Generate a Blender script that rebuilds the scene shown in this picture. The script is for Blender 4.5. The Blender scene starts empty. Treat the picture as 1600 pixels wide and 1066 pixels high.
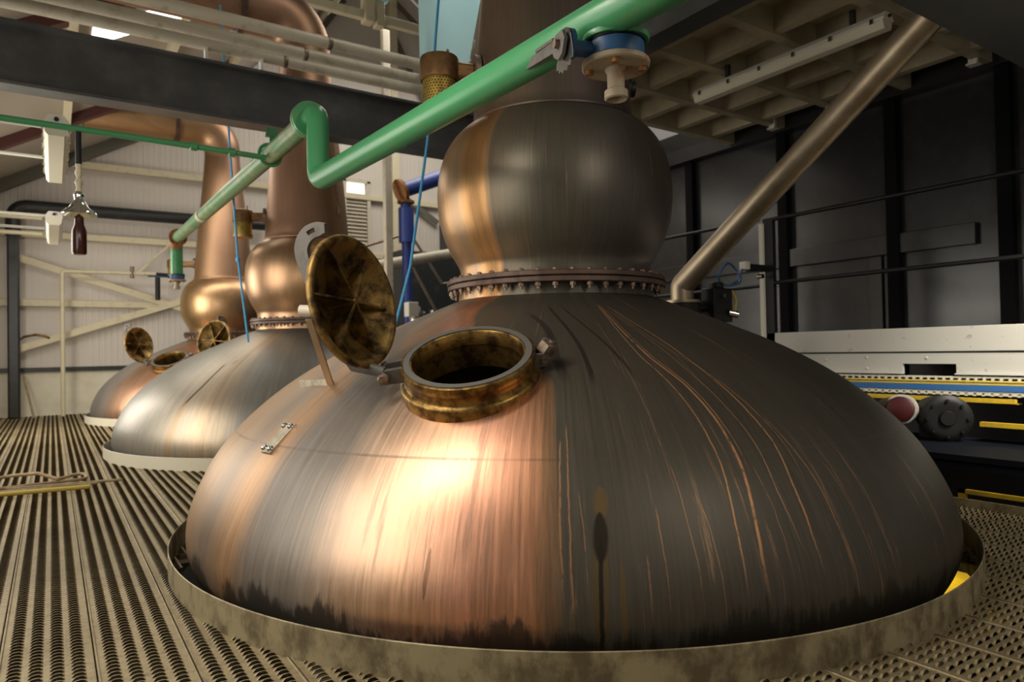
import bpy, math, random
from math import sin, cos, pi, radians, sqrt, atan2, hypot
from mathutils import Vector, Matrix, Euler
random.seed(7)
S = bpy.context.scene
COL = S.collection

# ------------------------------------------------------------------ camera, world, light, exposure
cam_d = bpy.data.cameras.new('camera'); cam = bpy.data.objects.new('camera', cam_d); COL.objects.link(cam)
cam_d.sensor_width = 36.0; cam_d.lens = 1076.7 / 1600 * 36.0
cam_d.clip_start = 0.05; cam_d.clip_end = 100
YAW, PIT, ROLL = radians(33.748), radians(0.867), radians(-1.046)
f = Vector((sin(YAW) * cos(PIT), cos(YAW) * cos(PIT), sin(PIT)))
r = Vector((cos(YAW), -sin(YAW), 0)); u = r.cross(f)
r, u = cos(ROLL) * r + sin(ROLL) * u, cos(ROLL) * u - sin(ROLL) * r
M = Matrix((r, u, -f)).transposed().to_4x4(); M.translation = (0, 0, 1.015)
cam.matrix_world = M
cam_d.dof.use_dof = True; cam_d.dof.focus_distance = 2.75; cam_d.dof.aperture_fstop = 2.8
S.camera = cam
S.view_settings.view_transform = 'Standard'; S.view_settings.look = 'None'
S.view_settings.gamma = 1; S.view_settings.use_curve_mapping = False
S.view_settings.exposure = 0.48
W = bpy.data.worlds.new('world'); S.world = W; W.use_nodes = True
W.node_tree.nodes['Background'].inputs[0].default_value = (1.0, 0.93, 0.82, 1)
W.node_tree.nodes['Background'].inputs[1].default_value = 0.16

def area(name, loc, direction, sx, sy, power, color):
    d = bpy.data.lights.new(name, 'AREA'); d.shape = 'RECTANGLE'; d.size = sx; d.size_y = sy
    d.energy = power; d.color = color
    o = bpy.data.objects.new(name, d); COL.objects.link(o); o.location = loc
    o.rotation_euler = Vector(direction).to_track_quat('-Z', 'Y').to_euler()
    return o
DAY = (1.0, 0.94, 0.82); WARM = (1.0, 0.90, 0.72)
for k, (y, p) in enumerate(((2.7, 21), (6.8, 44), (11.2, 78))):        # daylight through the three windows of the left wall
    area('daylight', (-1.16, y, 1.85), (1, 0, -0.05), 2.2, 1.9, p, DAY)
area('roof_day_fill', (0.9, 11.2, 4.2), (0.1, 0, -1), 1.2, 4.5, 70, DAY)
area('roof_day_fill', (2.6, 4.9, 6.3), (0.15, 0.25, -1), 1.5, 1.5, 60, DAY)  # added fill brightening the duct, neck tops and white pipes
area('platform_fill', (5.0, 0.4, 3.2), (0.62, 0.9, -0.95), 0.2, 1.4, 42, (1.0, 0.92, 0.78)).data.spread = radians(75)  # unseen lamp added to brighten the platform, spread narrowed around it
area('rear_fill', (2.2, -1.2, 3.0), (0.1, 0.7, -0.8), 0.2, 1.4, 20, (1.0, 0.90, 0.74))  # weak fill added behind the camera
area('roof_day_fill', (6.5, 11.0, 7.5), (0, 0.1, -1), 4.0, 4.0, 230, DAY)  # fill added under the closed roof over the far hall

# ------------------------------------------------------------------ node helpers
class NT:
    def __init__(s, name):
        s.m = bpy.data.materials.new(name); s.m.use_nodes = True
        s.t = s.m.node_tree; s.n = s.t.nodes; s.b = s.n['Principled BSDF']
    def new(s, t, **kw):
        n = s.n.new(t)
        for k, v in kw.items(): setattr(n, k, v)
        return n
    def put(s, sock, v):
        if hasattr(v, 'is_output'): s.t.links.new(v, sock)
        elif isinstance(v, (tuple, list)) and len(v) == 3 and sock.type == 'RGBA': sock.default_value = (*v, 1)
        else: sock.default_value = v
    def math(s, op, a, b=0.0, c=0.0, clamp=False):
        n = s.new('ShaderNodeMath', operation=op); n.use_clamp = clamp
        s.put(n.inputs[0], a); s.put(n.inputs[1], b); s.put(n.inputs[2], c); return n.outputs[0]
    def mix(s, fac, a, b, mode='MIX'):
        n = s.new('ShaderNodeMix', data_type='RGBA', blend_type=mode)
        s.put(n.inputs[0], fac); s.put(n.inputs[6], a); s.put(n.inputs[7], b); return n.outputs[2]
    def lerp(s, fac, a, b):
        n = s.new('ShaderNodeMix', data_type='FLOAT')
        s.put(n.inputs[0], fac); s.put(n.inputs[2], a); s.put(n.inputs[3], b); return n.outputs[0]
    def step(s, x, a, b):
        n = s.new('ShaderNodeMapRange', interpolation_type='SMOOTHSTEP')
        s.put(n.inputs[0], x); n.inputs[1].default_value = a; n.inputs[2].default_value = b; return n.outputs[0]
    def noise(s, vec, scale, detail=4, rough=0.6, dist=0.0):
        n = s.new('ShaderNodeTexNoise'); s.put(n.inputs['Vector'], vec)
        n.inputs['Scale'].default_value = scale; n.inputs['Detail'].default_value = detail
        n.inputs['Roughness'].default_value = rough; n.inputs['Distortion'].default_value = dist
        return n.outputs['Fac']
    def obj(s): return s.new('ShaderNodeTexCoord').outputs['Object']
    def sep(s, v):
        n = s.new('ShaderNodeSeparateXYZ'); s.put(n.inputs[0], v); return n.outputs
    def comb(s, x, y, z):
        n = s.new('ShaderNodeCombineXYZ'); s.put(n.inputs[0], x); s.put(n.inputs[1], y); s.put(n.inputs[2], z); return n.outputs[0]
    def ramp(s, fac, stops):
        n = s.new('ShaderNodeValToRGB'); e = n.color_ramp.elements
        stops = sorted(stops)
        e[0].position, e[0].color = stops[0]; e[1].position, e[1].color = stops[-1]
        for p, c in stops[1:-1]:
            q = e.new(p); q.color = c
        s.put(n.inputs[0], fac); return n.outputs
    def bump(s, h, strength, dist=0.01):
        n = s.new('ShaderNodeBump'); n.inputs['Strength'].default_value = strength; n.inputs['Distance'].default_value = dist
        s.put(n.inputs['Height'], h); s.put(s.b.inputs['Normal'], n.outputs[0]); return n
    def set(s, **kw):
        for k, v in kw.items(): s.put(s.b.inputs[k.replace('_', ' ')], v)

def rgba(c, a=1.0): return (c[0], c[1], c[2], a)

def simple(name, col, rough=0.5, metal=0.0, col2=None, scale=6.0, lo=0.4, hi=0.7, bump=0.0, bscale=60.0, stretch=(1, 1, 1), detail=6):
    m = NT(name); o = m.obj()
    vm = m.new('ShaderNodeVectorMath', operation='MULTIPLY'); m.put(vm.inputs[0], o); vm.inputs[1].default_value = stretch
    v = vm.outputs[0]
    if col2 is not None:
        n = m.noise(v, scale, detail, 0.65)
        fa = m.step(n, lo, hi)
        m.set(Base_Color=m.mix(fa, col, col2))
    else:
        m.set(Base_Color=col)
    m.set(Roughness=rough, Metallic=metal)
    if bump: m.bump(m.noise(v, bscale, 3), bump, 0.004)
    return m.m

def emit(name, col, strength, base=(0.8, 0.8, 0.8)):
    m = NT(name); m.set(Base_Color=base, Emission_Color=col, Emission_Strength=strength, Roughness=0.4); return m.m

CU = (0.50, 0.25, 0.11)
# copper with a meridian-streaked patina: the stops give colour by angle round the vessel, their alpha how bare the metal is
def patina(name, stops, offset=0.0, wob=0.3, lines=(), stain=False, base_z=None, seam_z=None, tint=(0.55, 0.30, 0.15), alt=(0.07, 0.066, 0.055), rough=(0.56, 0.33), streak=1.0, zk=0.4):
    m = NT(name); x, y, z = m.sep(m.obj())
    th = m.math('ARCTAN2', y, x)
    th = m.math('WRAP', m.math('SUBTRACT', th, radians(offset)), pi, -pi); th0 = th
    if stain: th = m.math('ADD', th, m.math('MULTIPLY', m.step(z, 0.86, 1.27), 0.50))
    rr = m.math('SQRT', m.math('ADD', m.math('MULTIPLY', x, x), m.math('MULTIPLY', y, y)))
    nx = m.math('DIVIDE', x, rr); ny = m.math('DIVIDE', y, rr)
    zs = m.math('MULTIPLY', z, zk)
    dirv = m.comb(nx, ny, zs)
    n1 = m.noise(dirv, 5.0, 6, 0.6)
    longv = m.comb(nx, ny, m.math('MULTIPLY', z, 0.035))
    n2 = m.noise(longv, 24.0, 7, 0.72)
    n3 = m.noise(m.comb(nx, ny, m.math('MULTIPLY', z, 0.02)), 130.0, 4, 0.7)
    blot = m.noise(m.obj(), 2.6, 6, 0.6)
    thw = m.math('ADD', th, m.math('MULTIPLY', m.math('SUBTRACT', n2, 0.5), wob))
    fac = m.math('ADD', m.math('DIVIDE', thw, 2 * pi), 0.5)
    R = m.ramp(fac, [((t + 180) / 360.0, c) for t, c in stops])
    col, bare = R[0], R[1]
    # streaks of the other surface running down the vessel
    fine = m.noise(m.comb(nx, ny, m.math('MULTIPLY', z, 0.03)), 62.0, 6, 0.75)
    sA = m.math('MULTIPLY', m.math('MAXIMUM', m.step(n2, 0.54, 0.66), m.math('MULTIPLY', m.step(fine, 0.52, 0.66), 0.8)), m.math('MULTIPLY', bare, 0.8 * streak))
    sB = m.math('MULTIPLY', m.step(m.noise(m.comb(ny, nx, m.math('MULTIPLY', z, 0.03)), 46.0, 6, 0.75), 0.58, 0.72), m.math('MULTIPLY', m.math('SUBTRACT', 1.12, bare), 0.42 * streak))
    col = m.mix(m.math('MULTIPLY', sA, 0.6), col, alt)
    col = m.mix(sB, col, tint)
    bare = m.math('ADD', m.math('SUBTRACT', bare, m.math('MULTIPLY', sA, 0.4)), m.math('MULTIPLY', sB, 0.5), clamp=True)
    gain = m.math('ADD', 0.22, m.math('ADD', m.math('MULTIPLY', n3, 0.9), m.math('ADD', m.math('MULTIPLY', fine, 0.35), m.math('MULTIPLY', blot, 0.4))))
    vs = m.new('ShaderNodeVectorMath', operation='SCALE'); m.put(vs.inputs[0], col); m.put(vs.inputs[3], gain); col = vs.outputs[0]
    # bare scratches following given paths (angle by height)
    for pts, w, colr, strength, *oval in lines:
        c = m.new('ShaderNodeFloatCurve'); cv = c.mapping.curves[0]
        q = sorted((zz / 1.4, (t + 70) / 140.0) for t, zz in pts)
        cv.points[0].location = q[0]; cv.points[1].location = q[-1]
        for a in q[1:-1]: cv.points.new(*a)
        c.mapping.update()
        m.put(c.inputs['Value'], m.math('DIVIDE', z, 1.4))
        t0 = m.math('SUBTRACT', m.math('MULTIPLY', c.outputs[0], radians(140)), radians(70))
        wobz = m.noise(m.comb(0.0, len(pts) + pts[0][0], z), 5.0, 7, 0.7)
        d = m.math('ABSOLUTE', m.math('SUBTRACT', m.math('ADD', th0, m.math('MULTIPLY', m.math('SUBTRACT', wobz, 0.5), 0.012)), t0))
        inz = m.math('MULTIPLY', m.step(z, q[0][0] * 1.4 - 0.02, q[0][0] * 1.4 + (0.22 if colr == CU else 0.05)), m.math('SUBTRACT', 1.0, m.step(z, q[-1][0] * 1.4 - 0.03, q[-1][0] * 1.4 + 0.01)))
        k = m.math('MULTIPLY', m.math('MULTIPLY', m.math('SUBTRACT', 1.0, m.step(d, w * (0.15 if colr == CU else 0.45), w * (0.55 if colr == CU else 1.0))), inz), strength)
        if oval:                                                        # run mark that swells and closes like a drop
            zc, hz = oval[0]
            e = m.math('DIVIDE', m.math('SUBTRACT', z, zc), hz)
            we = m.math('MULTIPLY', m.math('SQRT', m.math('MAXIMUM', m.math('SUBTRACT', 1.0, m.math('MULTIPLY', e, e)), 0.0)), w)
            k = m.math('MULTIPLY', m.step(m.math('SUBTRACT', we, d), 0.0, w * 0.45), strength)
        if colr == CU: k = m.math('MULTIPLY', k, m.step(m.noise(m.obj(), 22.0, 4, 0.7), 0.28, 0.52))
        col = m.mix(k, col, colr)
    if seam_z is not None:
        d = m.math('ABSOLUTE', m.math('SUBTRACT', z, seam_z))
        k = m.math('MULTIPLY', m.math('SUBTRACT', 1.0, m.step(d, 0.002, 0.006)), m.math('MULTIPLY', m.step(n1, 0.3, 0.6), 0.5))
        col = m.mix(k, col, (0.09, 0.075, 0.06))
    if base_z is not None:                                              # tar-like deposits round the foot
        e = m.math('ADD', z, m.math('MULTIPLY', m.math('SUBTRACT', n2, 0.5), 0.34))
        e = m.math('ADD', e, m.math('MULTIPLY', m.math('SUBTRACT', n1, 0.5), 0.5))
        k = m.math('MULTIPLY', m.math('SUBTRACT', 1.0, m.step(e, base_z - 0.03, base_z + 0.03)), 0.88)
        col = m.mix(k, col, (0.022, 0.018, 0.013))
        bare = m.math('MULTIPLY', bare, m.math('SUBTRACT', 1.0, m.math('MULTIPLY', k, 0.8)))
    m.set(Base_Color=col, Metallic=m.math('ADD', 0.40, m.math('MULTIPLY', bare, 0.60), clamp=True))
    ro = m.math('ADD', m.lerp(bare, rough[0], rough[1]), m.math('MULTIPLY', m.math('SUBTRACT', n3, 0.5), 0.25))
    m.set(Roughness=ro)
    m.bump(m.math('ADD', m.math('MULTIPLY', n3, 0.35), m.noise(m.obj(), 3.0, 3)), 0.12, 0.012)
    return m.m

# ------------------------------------------------------------------ palette of materials
MAT = {}
MAT['steel_black'] = simple('black_painted_steel', (0.018, 0.020, 0.021), 0.38, 0.0, (0.045, 0.048, 0.048), 5, 0.5, 0.8, 0.15)
MAT['girder'] = simple('grey_black_girder_paint', (0.050, 0.051, 0.052), 0.34, 0.0, (0.11, 0.11, 0.107), 2.2, 0.40, 0.8, 0.12)
MAT['rib'] = simple('black_rib_paint', (0.003, 0.003, 0.004), 0.85)
MAT['black'] = simple('black_paint', (0.006, 0.006, 0.006), 0.5)
MAT['wall_dark'] = simple('dark_grey_wall_paint', (0.017, 0.018, 0.020), 0.24, 0.0, (0.026, 0.027, 0.029), 3, 0.4, 0.7, 0.06, 3)
MAT['green'] = simple('green_pipe_paint', (0.050, 0.245, 0.10), 0.33, 0.0, (0.14, 0.21, 0.085), 5, 0.55, 0.80, 0.1)
MAT['green_worn'] = simple('worn_green_pipe_paint', (0.10, 0.235, 0.10), 0.4, 0.0, (0.27, 0.28, 0.16), 7, 0.45, 0.7, 0.1)
MAT['blue_valve'] = simple('blue_valve_paint', (0.022, 0.085, 0.20), 0.4, 0.0, (0.02, 0.03, 0.05), 14, 0.55, 0.75)
MAT['blue_pipe'] = simple('blue_pipe_paint', (0.035, 0.065, 0.30), 0.4)
MAT['sky_blue'] = simple('light_blue_paint', (0.50, 0.84, 0.93), 0.5, 0.0, (0.56, 0.88, 0.95), 3)
MAT['rope'] = simple('blue_rope_fibre', (0.07, 0.36, 0.68), 0.6)
MAT['cream'] = simple('cream_painted_steel', (0.56, 0.50, 0.35), 0.5, 0.0, (0.40, 0.34, 0.22), 8, 0.5, 0.8)
MAT['pipe_white'] = simple('dusty_white_pipe', (0.50, 0.45, 0.36), 0.45, 0.0, (0.30, 0.26, 0.18), 7, 0.5, 0.8)
MAT['white_steel'] = simple('white_painted_steel', (0.62, 0.60, 0.53), 0.45, 0.0, (0.36, 0.32, 0.25), 9, 0.62, 0.85)
MAT['plat'] = simple('chipped_grey_white_paint', (0.50, 0.49, 0.45), 0.5, 0.0, (0.18, 0.16, 0.12), 11, 0.60, 0.78, 0.1)
MAT['stainless'] = simple('brown_tinted_steel_tube', (0.40, 0.33, 0.235), 0.45, 0.8, (0.30, 0.235, 0.16), 4, 0.4, 0.7)
MAT['bright'] = simple('bright_steel', (0.62, 0.62, 0.62), 0.2, 1.0)
MAT['chrome'] = simple('chrome', (0.85, 0.85, 0.85), 0.06, 1.0)
MAT['grey_steel'] = simple('grey_forged_steel', (0.115, 0.104, 0.094), 0.55, 0.3, (0.075, 0.066, 0.058), 14, 0.45, 0.7, 0.2)
MAT['bolt'] = simple('rusty_bolt_steel', (0.26, 0.21, 0.17), 0.5, 0.7, (0.14, 0.07, 0.04), 40, 0.4, 0.7)
MAT['rust'] = simple('rusted_steel', (0.30, 0.13, 0.04), 0.75, 0.2, (0.12, 0.05, 0.02), 22, 0.4, 0.7, 0.4)
MAT['flange_paint'] = simple('dirty_white_flange', (0.33, 0.27, 0.185), 0.6, 0.1, (0.33, 0.13, 0.03), 20, 0.53, 0.68, 0.3)
MAT['brass'] = simple('old_brass', (0.40, 0.25, 0.075), 0.40, 0.95, (0.11, 0.06, 0.024), 14, 0.40, 0.64, 0.25)
MAT['brass_dark'] = simple('sooty_brass', (0.31, 0.19, 0.055), 0.5, 0.75, (0.035, 0.022, 0.011), 10, 0.40, 0.64, 0.4)
MAT['bronze'] = simple('weathered_bronze', (0.28, 0.16, 0.07), 0.45, 0.9, (0.13, 0.075, 0.04), 10, 0.4, 0.7, 0.2)
MAT['gasket'] = simple('grey_gasket', (0.13, 0.125, 0.115), 0.5, 0.3)
MAT['flange_iron'] = simple('brown_flange_iron', (0.115, 0.072, 0.055), 0.5, 0.5, (0.05, 0.033, 0.027), 9, 0.4, 0.7, 0.25, 40)
MAT['plate'] = simple('zinc_plate', (0.50, 0.44, 0.34), 0.45, 0.6, (0.33, 0.28, 0.2), 20, 0.4, 0.7)
MAT['curb'] = simple('galvanised_rim_steel', (0.36, 0.31, 0.19), 0.55, 0.3, (0.145, 0.113, 0.067), 8, 0.41, 0.64, 0.25, 40, (1, 1, 0.7), 10)
MAT['curb_pale'] = simple('pale_painted_rim', (0.60, 0.56, 0.45), 0.5, 0.0, (0.40, 0.35, 0.25), 6, 0.55, 0.8)
MAT['yellow'] = simple('yellow_paint', (0.62, 0.43, 0.02), 0.45, 0.0, (0.42, 0.28, 0.03), 5)
MAT['yellow_hose'] = simple('yellow_pole', (0.45, 0.34, 0.06), 0.5)
MAT['rod'] = simple('brown_rod', (0.22, 0.15, 0.08), 0.6, 0.0, (0.36, 0.27, 0.15), 14)
MAT['blue_cable'] = simple('blue_cable_sheath', (0.014, 0.075, 0.21), 0.45)
MAT['red'] = simple('red_valve_paint', (0.055, 0.004, 0.004), 0.5)
MAT['tank'] = simple('navy_tank_paint', (0.003, 0.0045, 0.009), 0.6)
MAT['ceil'] = simple('cream_ceiling_paint', (0.40, 0.345, 0.235), 0.6, 0.0, (0.32, 0.27, 0.18), 3)
MAT['roof'] = simple('beige_roof_sheet', (0.40, 0.355, 0.30), 0.6)
MAT['rafter'] = simple('red_oxide_steel', (0.09, 0.028, 0.025), 0.55)
MAT['rafter_grey'] = simple('dark_grey_rafter', (0.10, 0.095, 0.075), 0.55)
MAT['dado'] = simple('pale_dado_panel', (0.66, 0.62, 0.50), 0.55, 0.0, (0.55, 0.50, 0.39), 2)
MAT['maroon'] = simple('maroon_glass', (0.045, 0.010, 0.008), 0.2)
MAT['under'] = simple('undercroft_concrete', (0.05, 0.045, 0.04), 0.8)
MAT['lens'] = simple('frosted_light_cover', (0.62, 0.58, 0.46), 0.35)
MAT['tube_lit'] = emit('lit_tube', (1.0, 0.93, 0.8), 7.0)
MAT['skylight'] = emit('translucent_roof_sheet', (0.93, 1.0, 0.97), 2.6)
MAT['tray'] = simple('dark_backing_sheet', (0.15, 0.12, 0.07), 0.8)  # dark tone for the added sheet that backs the floor holes
MAT['pane'] = emit('daylit_pane', (1.0, 0.96, 0.88), 0.9)
MAT['cooper_in'] = simple('dark_still_inside', (0.05, 0.03, 0.02), 0.6, 0.5)

for k_ in ('tank', 'rib', 'black'): MAT[k_].node_tree.nodes['Principled BSDF'].inputs['Specular IOR Level'].default_value = 0.15 if k_ != 'black' else 0.35

def cladding():
    m = NT('pale_wall_cladding'); x, y, z = m.sep(m.obj())
    w = m.math('SINE', m.math('MULTIPLY', x, 2 * pi / 0.10))
    big = m.math('ABSOLUTE', m.math('SUBTRACT', m.math('FRACT', m.math('DIVIDE', x, 1.0)), 0.5))
    seam = m.math('SUBTRACT', 1.0, m.step(big, 0.006, 0.02))
    h = m.math('ADD', m.math('MULTIPLY', m.step(w, 0.2, 0.9), 1.0), m.math('MULTIPLY', seam, -2.0))
    n = m.noise(m.obj(), 0.8, 4)
    m.set(Base_Color=m.mix(n, (0.50, 0.45, 0.41), (0.58, 0.53, 0.475)), Roughness=0.5)
    m.bump(h, 0.35, 0.01); return m.m
MAT['clad'] = cladding()

def floor_mat():
    m = NT('dirty_galvanised_planks'); o = m.obj(); x, y, z = m.sep(o)
    n = m.noise(o, 1.6, 6, 0.65); n2 = m.noise(o, 30, 4, 0.7)
    c = m.mix(m.step(n, 0.35, 0.7), (0.355, 0.285, 0.165), (0.25, 0.195, 0.105))
    c = m.mix(m.step(n2, 0.45, 0.75), c, (0.17, 0.13, 0.08))
    m.set(Base_Color=c, Metallic=0.35, Roughness=0.5)
    m.bump(n2, 0.2, 0.003); return m.m
MAT['floor'] = floor_mat()

def perforated():
    m = NT('perforated_brass'); x, y, z = m.sep(m.obj())
    a = m.math('MULTIPLY', m.math('ARCTAN2', y, x), 34 / (2 * pi)); b = m.math('DIVIDE', z, 0.0165)
    row = m.math('MULTIPLY', m.math('MODULO', m.math('FLOOR', m.math('ADD', b, 100.0)), 2.0), 0.5)
    fx = m.math('SUBTRACT', m.math('FRACT', m.math('ADD', m.math('ADD', a, 100.0), row)), 0.5)
    fy = m.math('SUBTRACT', m.math('FRACT', m.math('ADD', b, 100.0)), 0.5)
    d = m.math('SQRT', m.math('ADD', m.math('MULTIPLY', fx, fx), m.math('MULTIPLY', fy, fy)))
    k = m.math('SUBTRACT', 1.0, m.step(d, 0.24, 0.30))
    n = m.noise(m.obj(), 18, 5)
    c = m.mix(m.step(n, 0.4, 0.7), (0.42, 0.29, 0.055), (0.22, 0.16, 0.05))
    m.set(Base_Color=m.mix(k, c, (0.012, 0.010, 0.006)), Metallic=m.math('MULTIPLY', m.math('SUBTRACT', 1.0, k), 0.85), Roughness=0.42)
    m.bump(k, -0.5, 0.004); return m.m
MAT['perf'] = perforated()

# patina sets
DK = (0.064, 0.055, 0.042)
front_stops = [(-180, rgba(DK, 0.2)), (-75, rgba((0.30, 0.20, 0.12), 0.5)), (-58, rgba((0.42, 0.27, 0.16), 0.6)), (-47, rgba((0.26, 0.20, 0.155), 0.5)), (-40, rgba((0.50, 0.30, 0.165), 0.7)), (-35, rgba((0.22, 0.195, 0.175), 0.45)), (-27, rgba((0.25, 0.215, 0.185), 0.5)), (-22, rgba((0.50, 0.35, 0.25), 0.8)), (-16, rgba((0.62, 0.385, 0.25), 0.95)), (-9, rgba((0.68, 0.35, 0.235), 1.0)), (-2.2, rgba((0.62, 0.31, 0.18), 1.0)), (-1.3, rgba((0.30, 0.17, 0.09), 0.7)), (-0.2, rgba((0.080, 0.069, 0.053), 0.15)), (40, rgba(DK, 0.12)), (90, rgba((0.045, 0.038, 0.033), 0.1)), (180, rgba(DK, 0.2))]
CU = (0.50, 0.25, 0.11)
front_lines = [
    ([(15.5, 1.24), (15.9, 1.02), (19.3, 0.85), (20.3, 0.68), (19.6, 0.48), (19.0, 0.30), (18.9, 0.2)], 0.0075, CU, 1.0),
    ([(15.0, 1.24), (14.6, 1.02), (17.0, 0.86), (17.9, 0.68), (17.2, 0.45), (16.9, 0.2)], 0.0042, CU, 0.9),
    ([(18.0, 1.24), (19.3, 1.2), (24.2, 0.92), (26.1, 0.69), (25.5, 0.53), (25.5, 0.25)], 0.0055, CU, 0.9),
    ([(17.0, 1.22), (21.5, 0.92), (23.4, 0.7), (23.2, 0.5), (24.2, 0.3)], 0.0032, CU, 0.7),
    ([(27.5, 0.75), (28.6, 0.6), (29.0, 0.45), (29.0, 0.2)], 0.0040, CU, 0.55),
    ([(0.2, 0.7), (0.0, 0.5), (0.2, 0.2)], 0.0045, CU, 0.7),
    ([(1.9, 0.55), (2.2, 0.42), (2.3, 0.2)], 0.003, CU, 0.45),
    ([(7.8, 0.36), (7.9, 0.15)], 0.0045, CU, 0.5),
    ([(9.4, 0.5), (9.6, 0.15)], 0.0030, CU, 0.45),
    ([(12.0, 0.62), (12.4, 0.4), (12.6, 0.15)], 0.0030, CU, 0.4),
    ([(16.4, 1.24), (16.6, 1.02), (19.9, 0.85), (20.9, 0.68), (20.6, 0.55)], 0.0035, CU, 0.8),
    ([(18.6, 1.22), (21.0, 1.04), (24.9, 0.90), (27.4, 0.69), (27.0, 0.50)], 0.0035, CU, 0.6),
    ([(10.5, 1.15), (11.2, 0.95), (11.6, 0.75), (11.8, 0.5)], 0.0028, CU, 0.45),
    ([(21.6, 0.6), (21.9, 0.45), (22.0, 0.2)], 0.0028, CU, 0.4),
    ([(31.5, 0.6), (32.2, 0.4), (32.3, 0.15)], 0.0030, CU, 0.35),
    ([(1.0, 0.75), (0.9, 0.5), (1.1, 0.12)], 0.004, CU, 0.6),
    ([(14.2, 0.5), (14.6, 0.3), (14.6, 0.1)], 0.0030, CU, 0.4),
    ([(3.9, 0.56), (3.8, 0.4), (3.5, 0.3), (3.4, 0.0)], 0.017, (0.12, 0.078, 0.02), 0.6, (0.28, 0.28)),
    ([(4.1, 0.56), (4.0, 0.46)], 0.016, (0.16, 0.095, 0.03), 0.55, (0.515, 0.05)),
    ([(5.4, 0.35), (5.5, 0.02)], 0.007, (0.14, 0.09, 0.02), 0.6, (0.17, 0.19)),
    ([(3.85, 0.50), (3.8, 0.44), (3.7, 0.32)], 0.016, (0.015, 0.011, 0.006), 0.95, (0.415, 0.075)),
    ([(3.7, 0.42), (3.5, 0.28), (3.4, 0.0)], 0.0048, (0.015, 0.011, 0.006), 0.95),
    ([(-9.0, 1.2), (-2.6, 1.12), (0.0, 0.98), (1.2, 0.9)], 0.02, (0.022, 0.021, 0.019), 0.75),
    ([(-3.0, 1.24), (3.0, 1.1), (5.2, 0.95), (5.2, 0.88)], 0.010, (0.018, 0.017, 0.015), 0.8),
    ([(1.5, 1.24), (8.0, 1.1), (11.0, 0.98), (12.0, 0.9)], 0.008, (0.018, 0.017, 0.015), 0.7),
    ([(-12.4, 0.38), (-12.6, 0.22)], 0.0055, (0.16, 0.09, 0.05), 0.6, (0.30, 0.08)),
]
MAT['pot1'] = patina('front_still_patina', front_stops, 0, 0.10, front_lines, True, 0.105, 0.64, rough=(0.50, 0.40))
neck_stops = [(-180, rgba(DK, 0.2)), (-75, rgba((0.28, 0.18, 0.095), 0.6)), (-62, rgba((0.42, 0.24, 0.11), 0.8)), (-50, rgba((0.30, 0.20, 0.12), 0.6)), (-42, rgba((0.50, 0.28, 0.12), 0.9)), (-31, rgba((0.52, 0.29, 0.13), 0.9)), (-28.5, rgba((0.12, 0.095, 0.065), 0.3)), (-10, rgba((0.095, 0.085, 0.062), 0.25)), (30, rgba((0.078, 0.068, 0.055), 0.2)), (80, rgba((0.07, 0.05, 0.045), 0.2)), (180, rgba(DK, 0.2))]
MAT['ball1'] = patina('front_ball_patina', neck_stops, 0, 0.10, rough=(0.42, 0.32), zk=0.25)
neck2 = [(-180, rgba(DK, 0.3)), (-75, rgba((0.16, 0.11, 0.07), 0.5)), (-40, rgba((0.15, 0.105, 0.07), 0.4)), (-5, rgba((0.105, 0.085, 0.06), 0.3)), (20, rgba((0.09, 0.065, 0.058), 0.3)), (80, rgba((0.06, 0.038, 0.036), 0.3)), (180, rgba(DK, 0.3))]
MAT['neck1'] = patina('front_neck_patina', neck2, 0, 0.3, rough=(0.45, 0.35), zk=0.3, tint=(0.26, 0.15, 0.09))
GR = (0.27, 0.25, 0.22)
mid_stops = [(-180, rgba(GR, 0.5)), (-70, rgba((0.24, 0.23, 0.21), 0.5)), (-45, rgba((0.33, 0.30, 0.255), 0.5)), (-34, rgba((0.40, 0.33, 0.25), 0.6)), (-28, rgba((0.40, 0.30, 0.20), 0.6)), (-18, rgba((0.24, 0.225, 0.20), 0.45)), (20, rgba((0.15, 0.14, 0.125), 0.4)), (90, rgba(GR, 0.4)), (180, rgba(GR, 0.5))]
mid_off = math.degrees(atan2(-8.15, -2.541)) - 147.0
MAT['pot2'] = patina('middle_still_patina', mid_stops, mid_off, 0.35, [([(-34, 0.945), (-34.5, 0.8), (-36.5, 0.62), (-37.5, 0.55)], 0.010, (0.04, 0.025, 0.015), 0.95), ([(-30, 0.98), (-31, 0.94)], 0.012, (0.03, 0.02, 0.015), 0.9), ([(-37, 0.6), (-37.5, 0.4), (-37.6, 0.05)], 0.03, (0.40, 0.26, 0.14), 0.5)], base_z=0.03, rough=(0.46, 0.40))
far_stops = [(-180, rgba(GR, 0.5)), (-70, rgba((0.24, 0.22, 0.20), 0.5)), (-60, rgba((0.28, 0.25, 0.22), 0.5)), (-50, rgba((0.46, 0.28, 0.18), 0.8)), (-30, rgba((0.58, 0.31, 0.20), 1.0)), (15, rgba((0.55, 0.30, 0.20), 0.9)), (50, rgba((0.2, 0.17, 0.14), 0.5)), (180, rgba(GR, 0.5))]
far_off = math.degrees(atan2(-12.95, -2.541)) + 119.4
MAT['pot3'] = patina('far_still_patina', far_stops, far_off, 0.25, base_z=0.03, rough=(0.46, 0.40))
cop = [(-180, rgba((0.34, 0.19, 0.10), 0.9)), (-60, rgba((0.38, 0.24, 0.125), 0.85)), (0, rgba((0.34, 0.205, 0.125), 0.85)), (70, rgba((0.29, 0.17, 0.115), 0.85)), (180, rgba((0.34, 0.20, 0.11), 0.85))]
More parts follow.
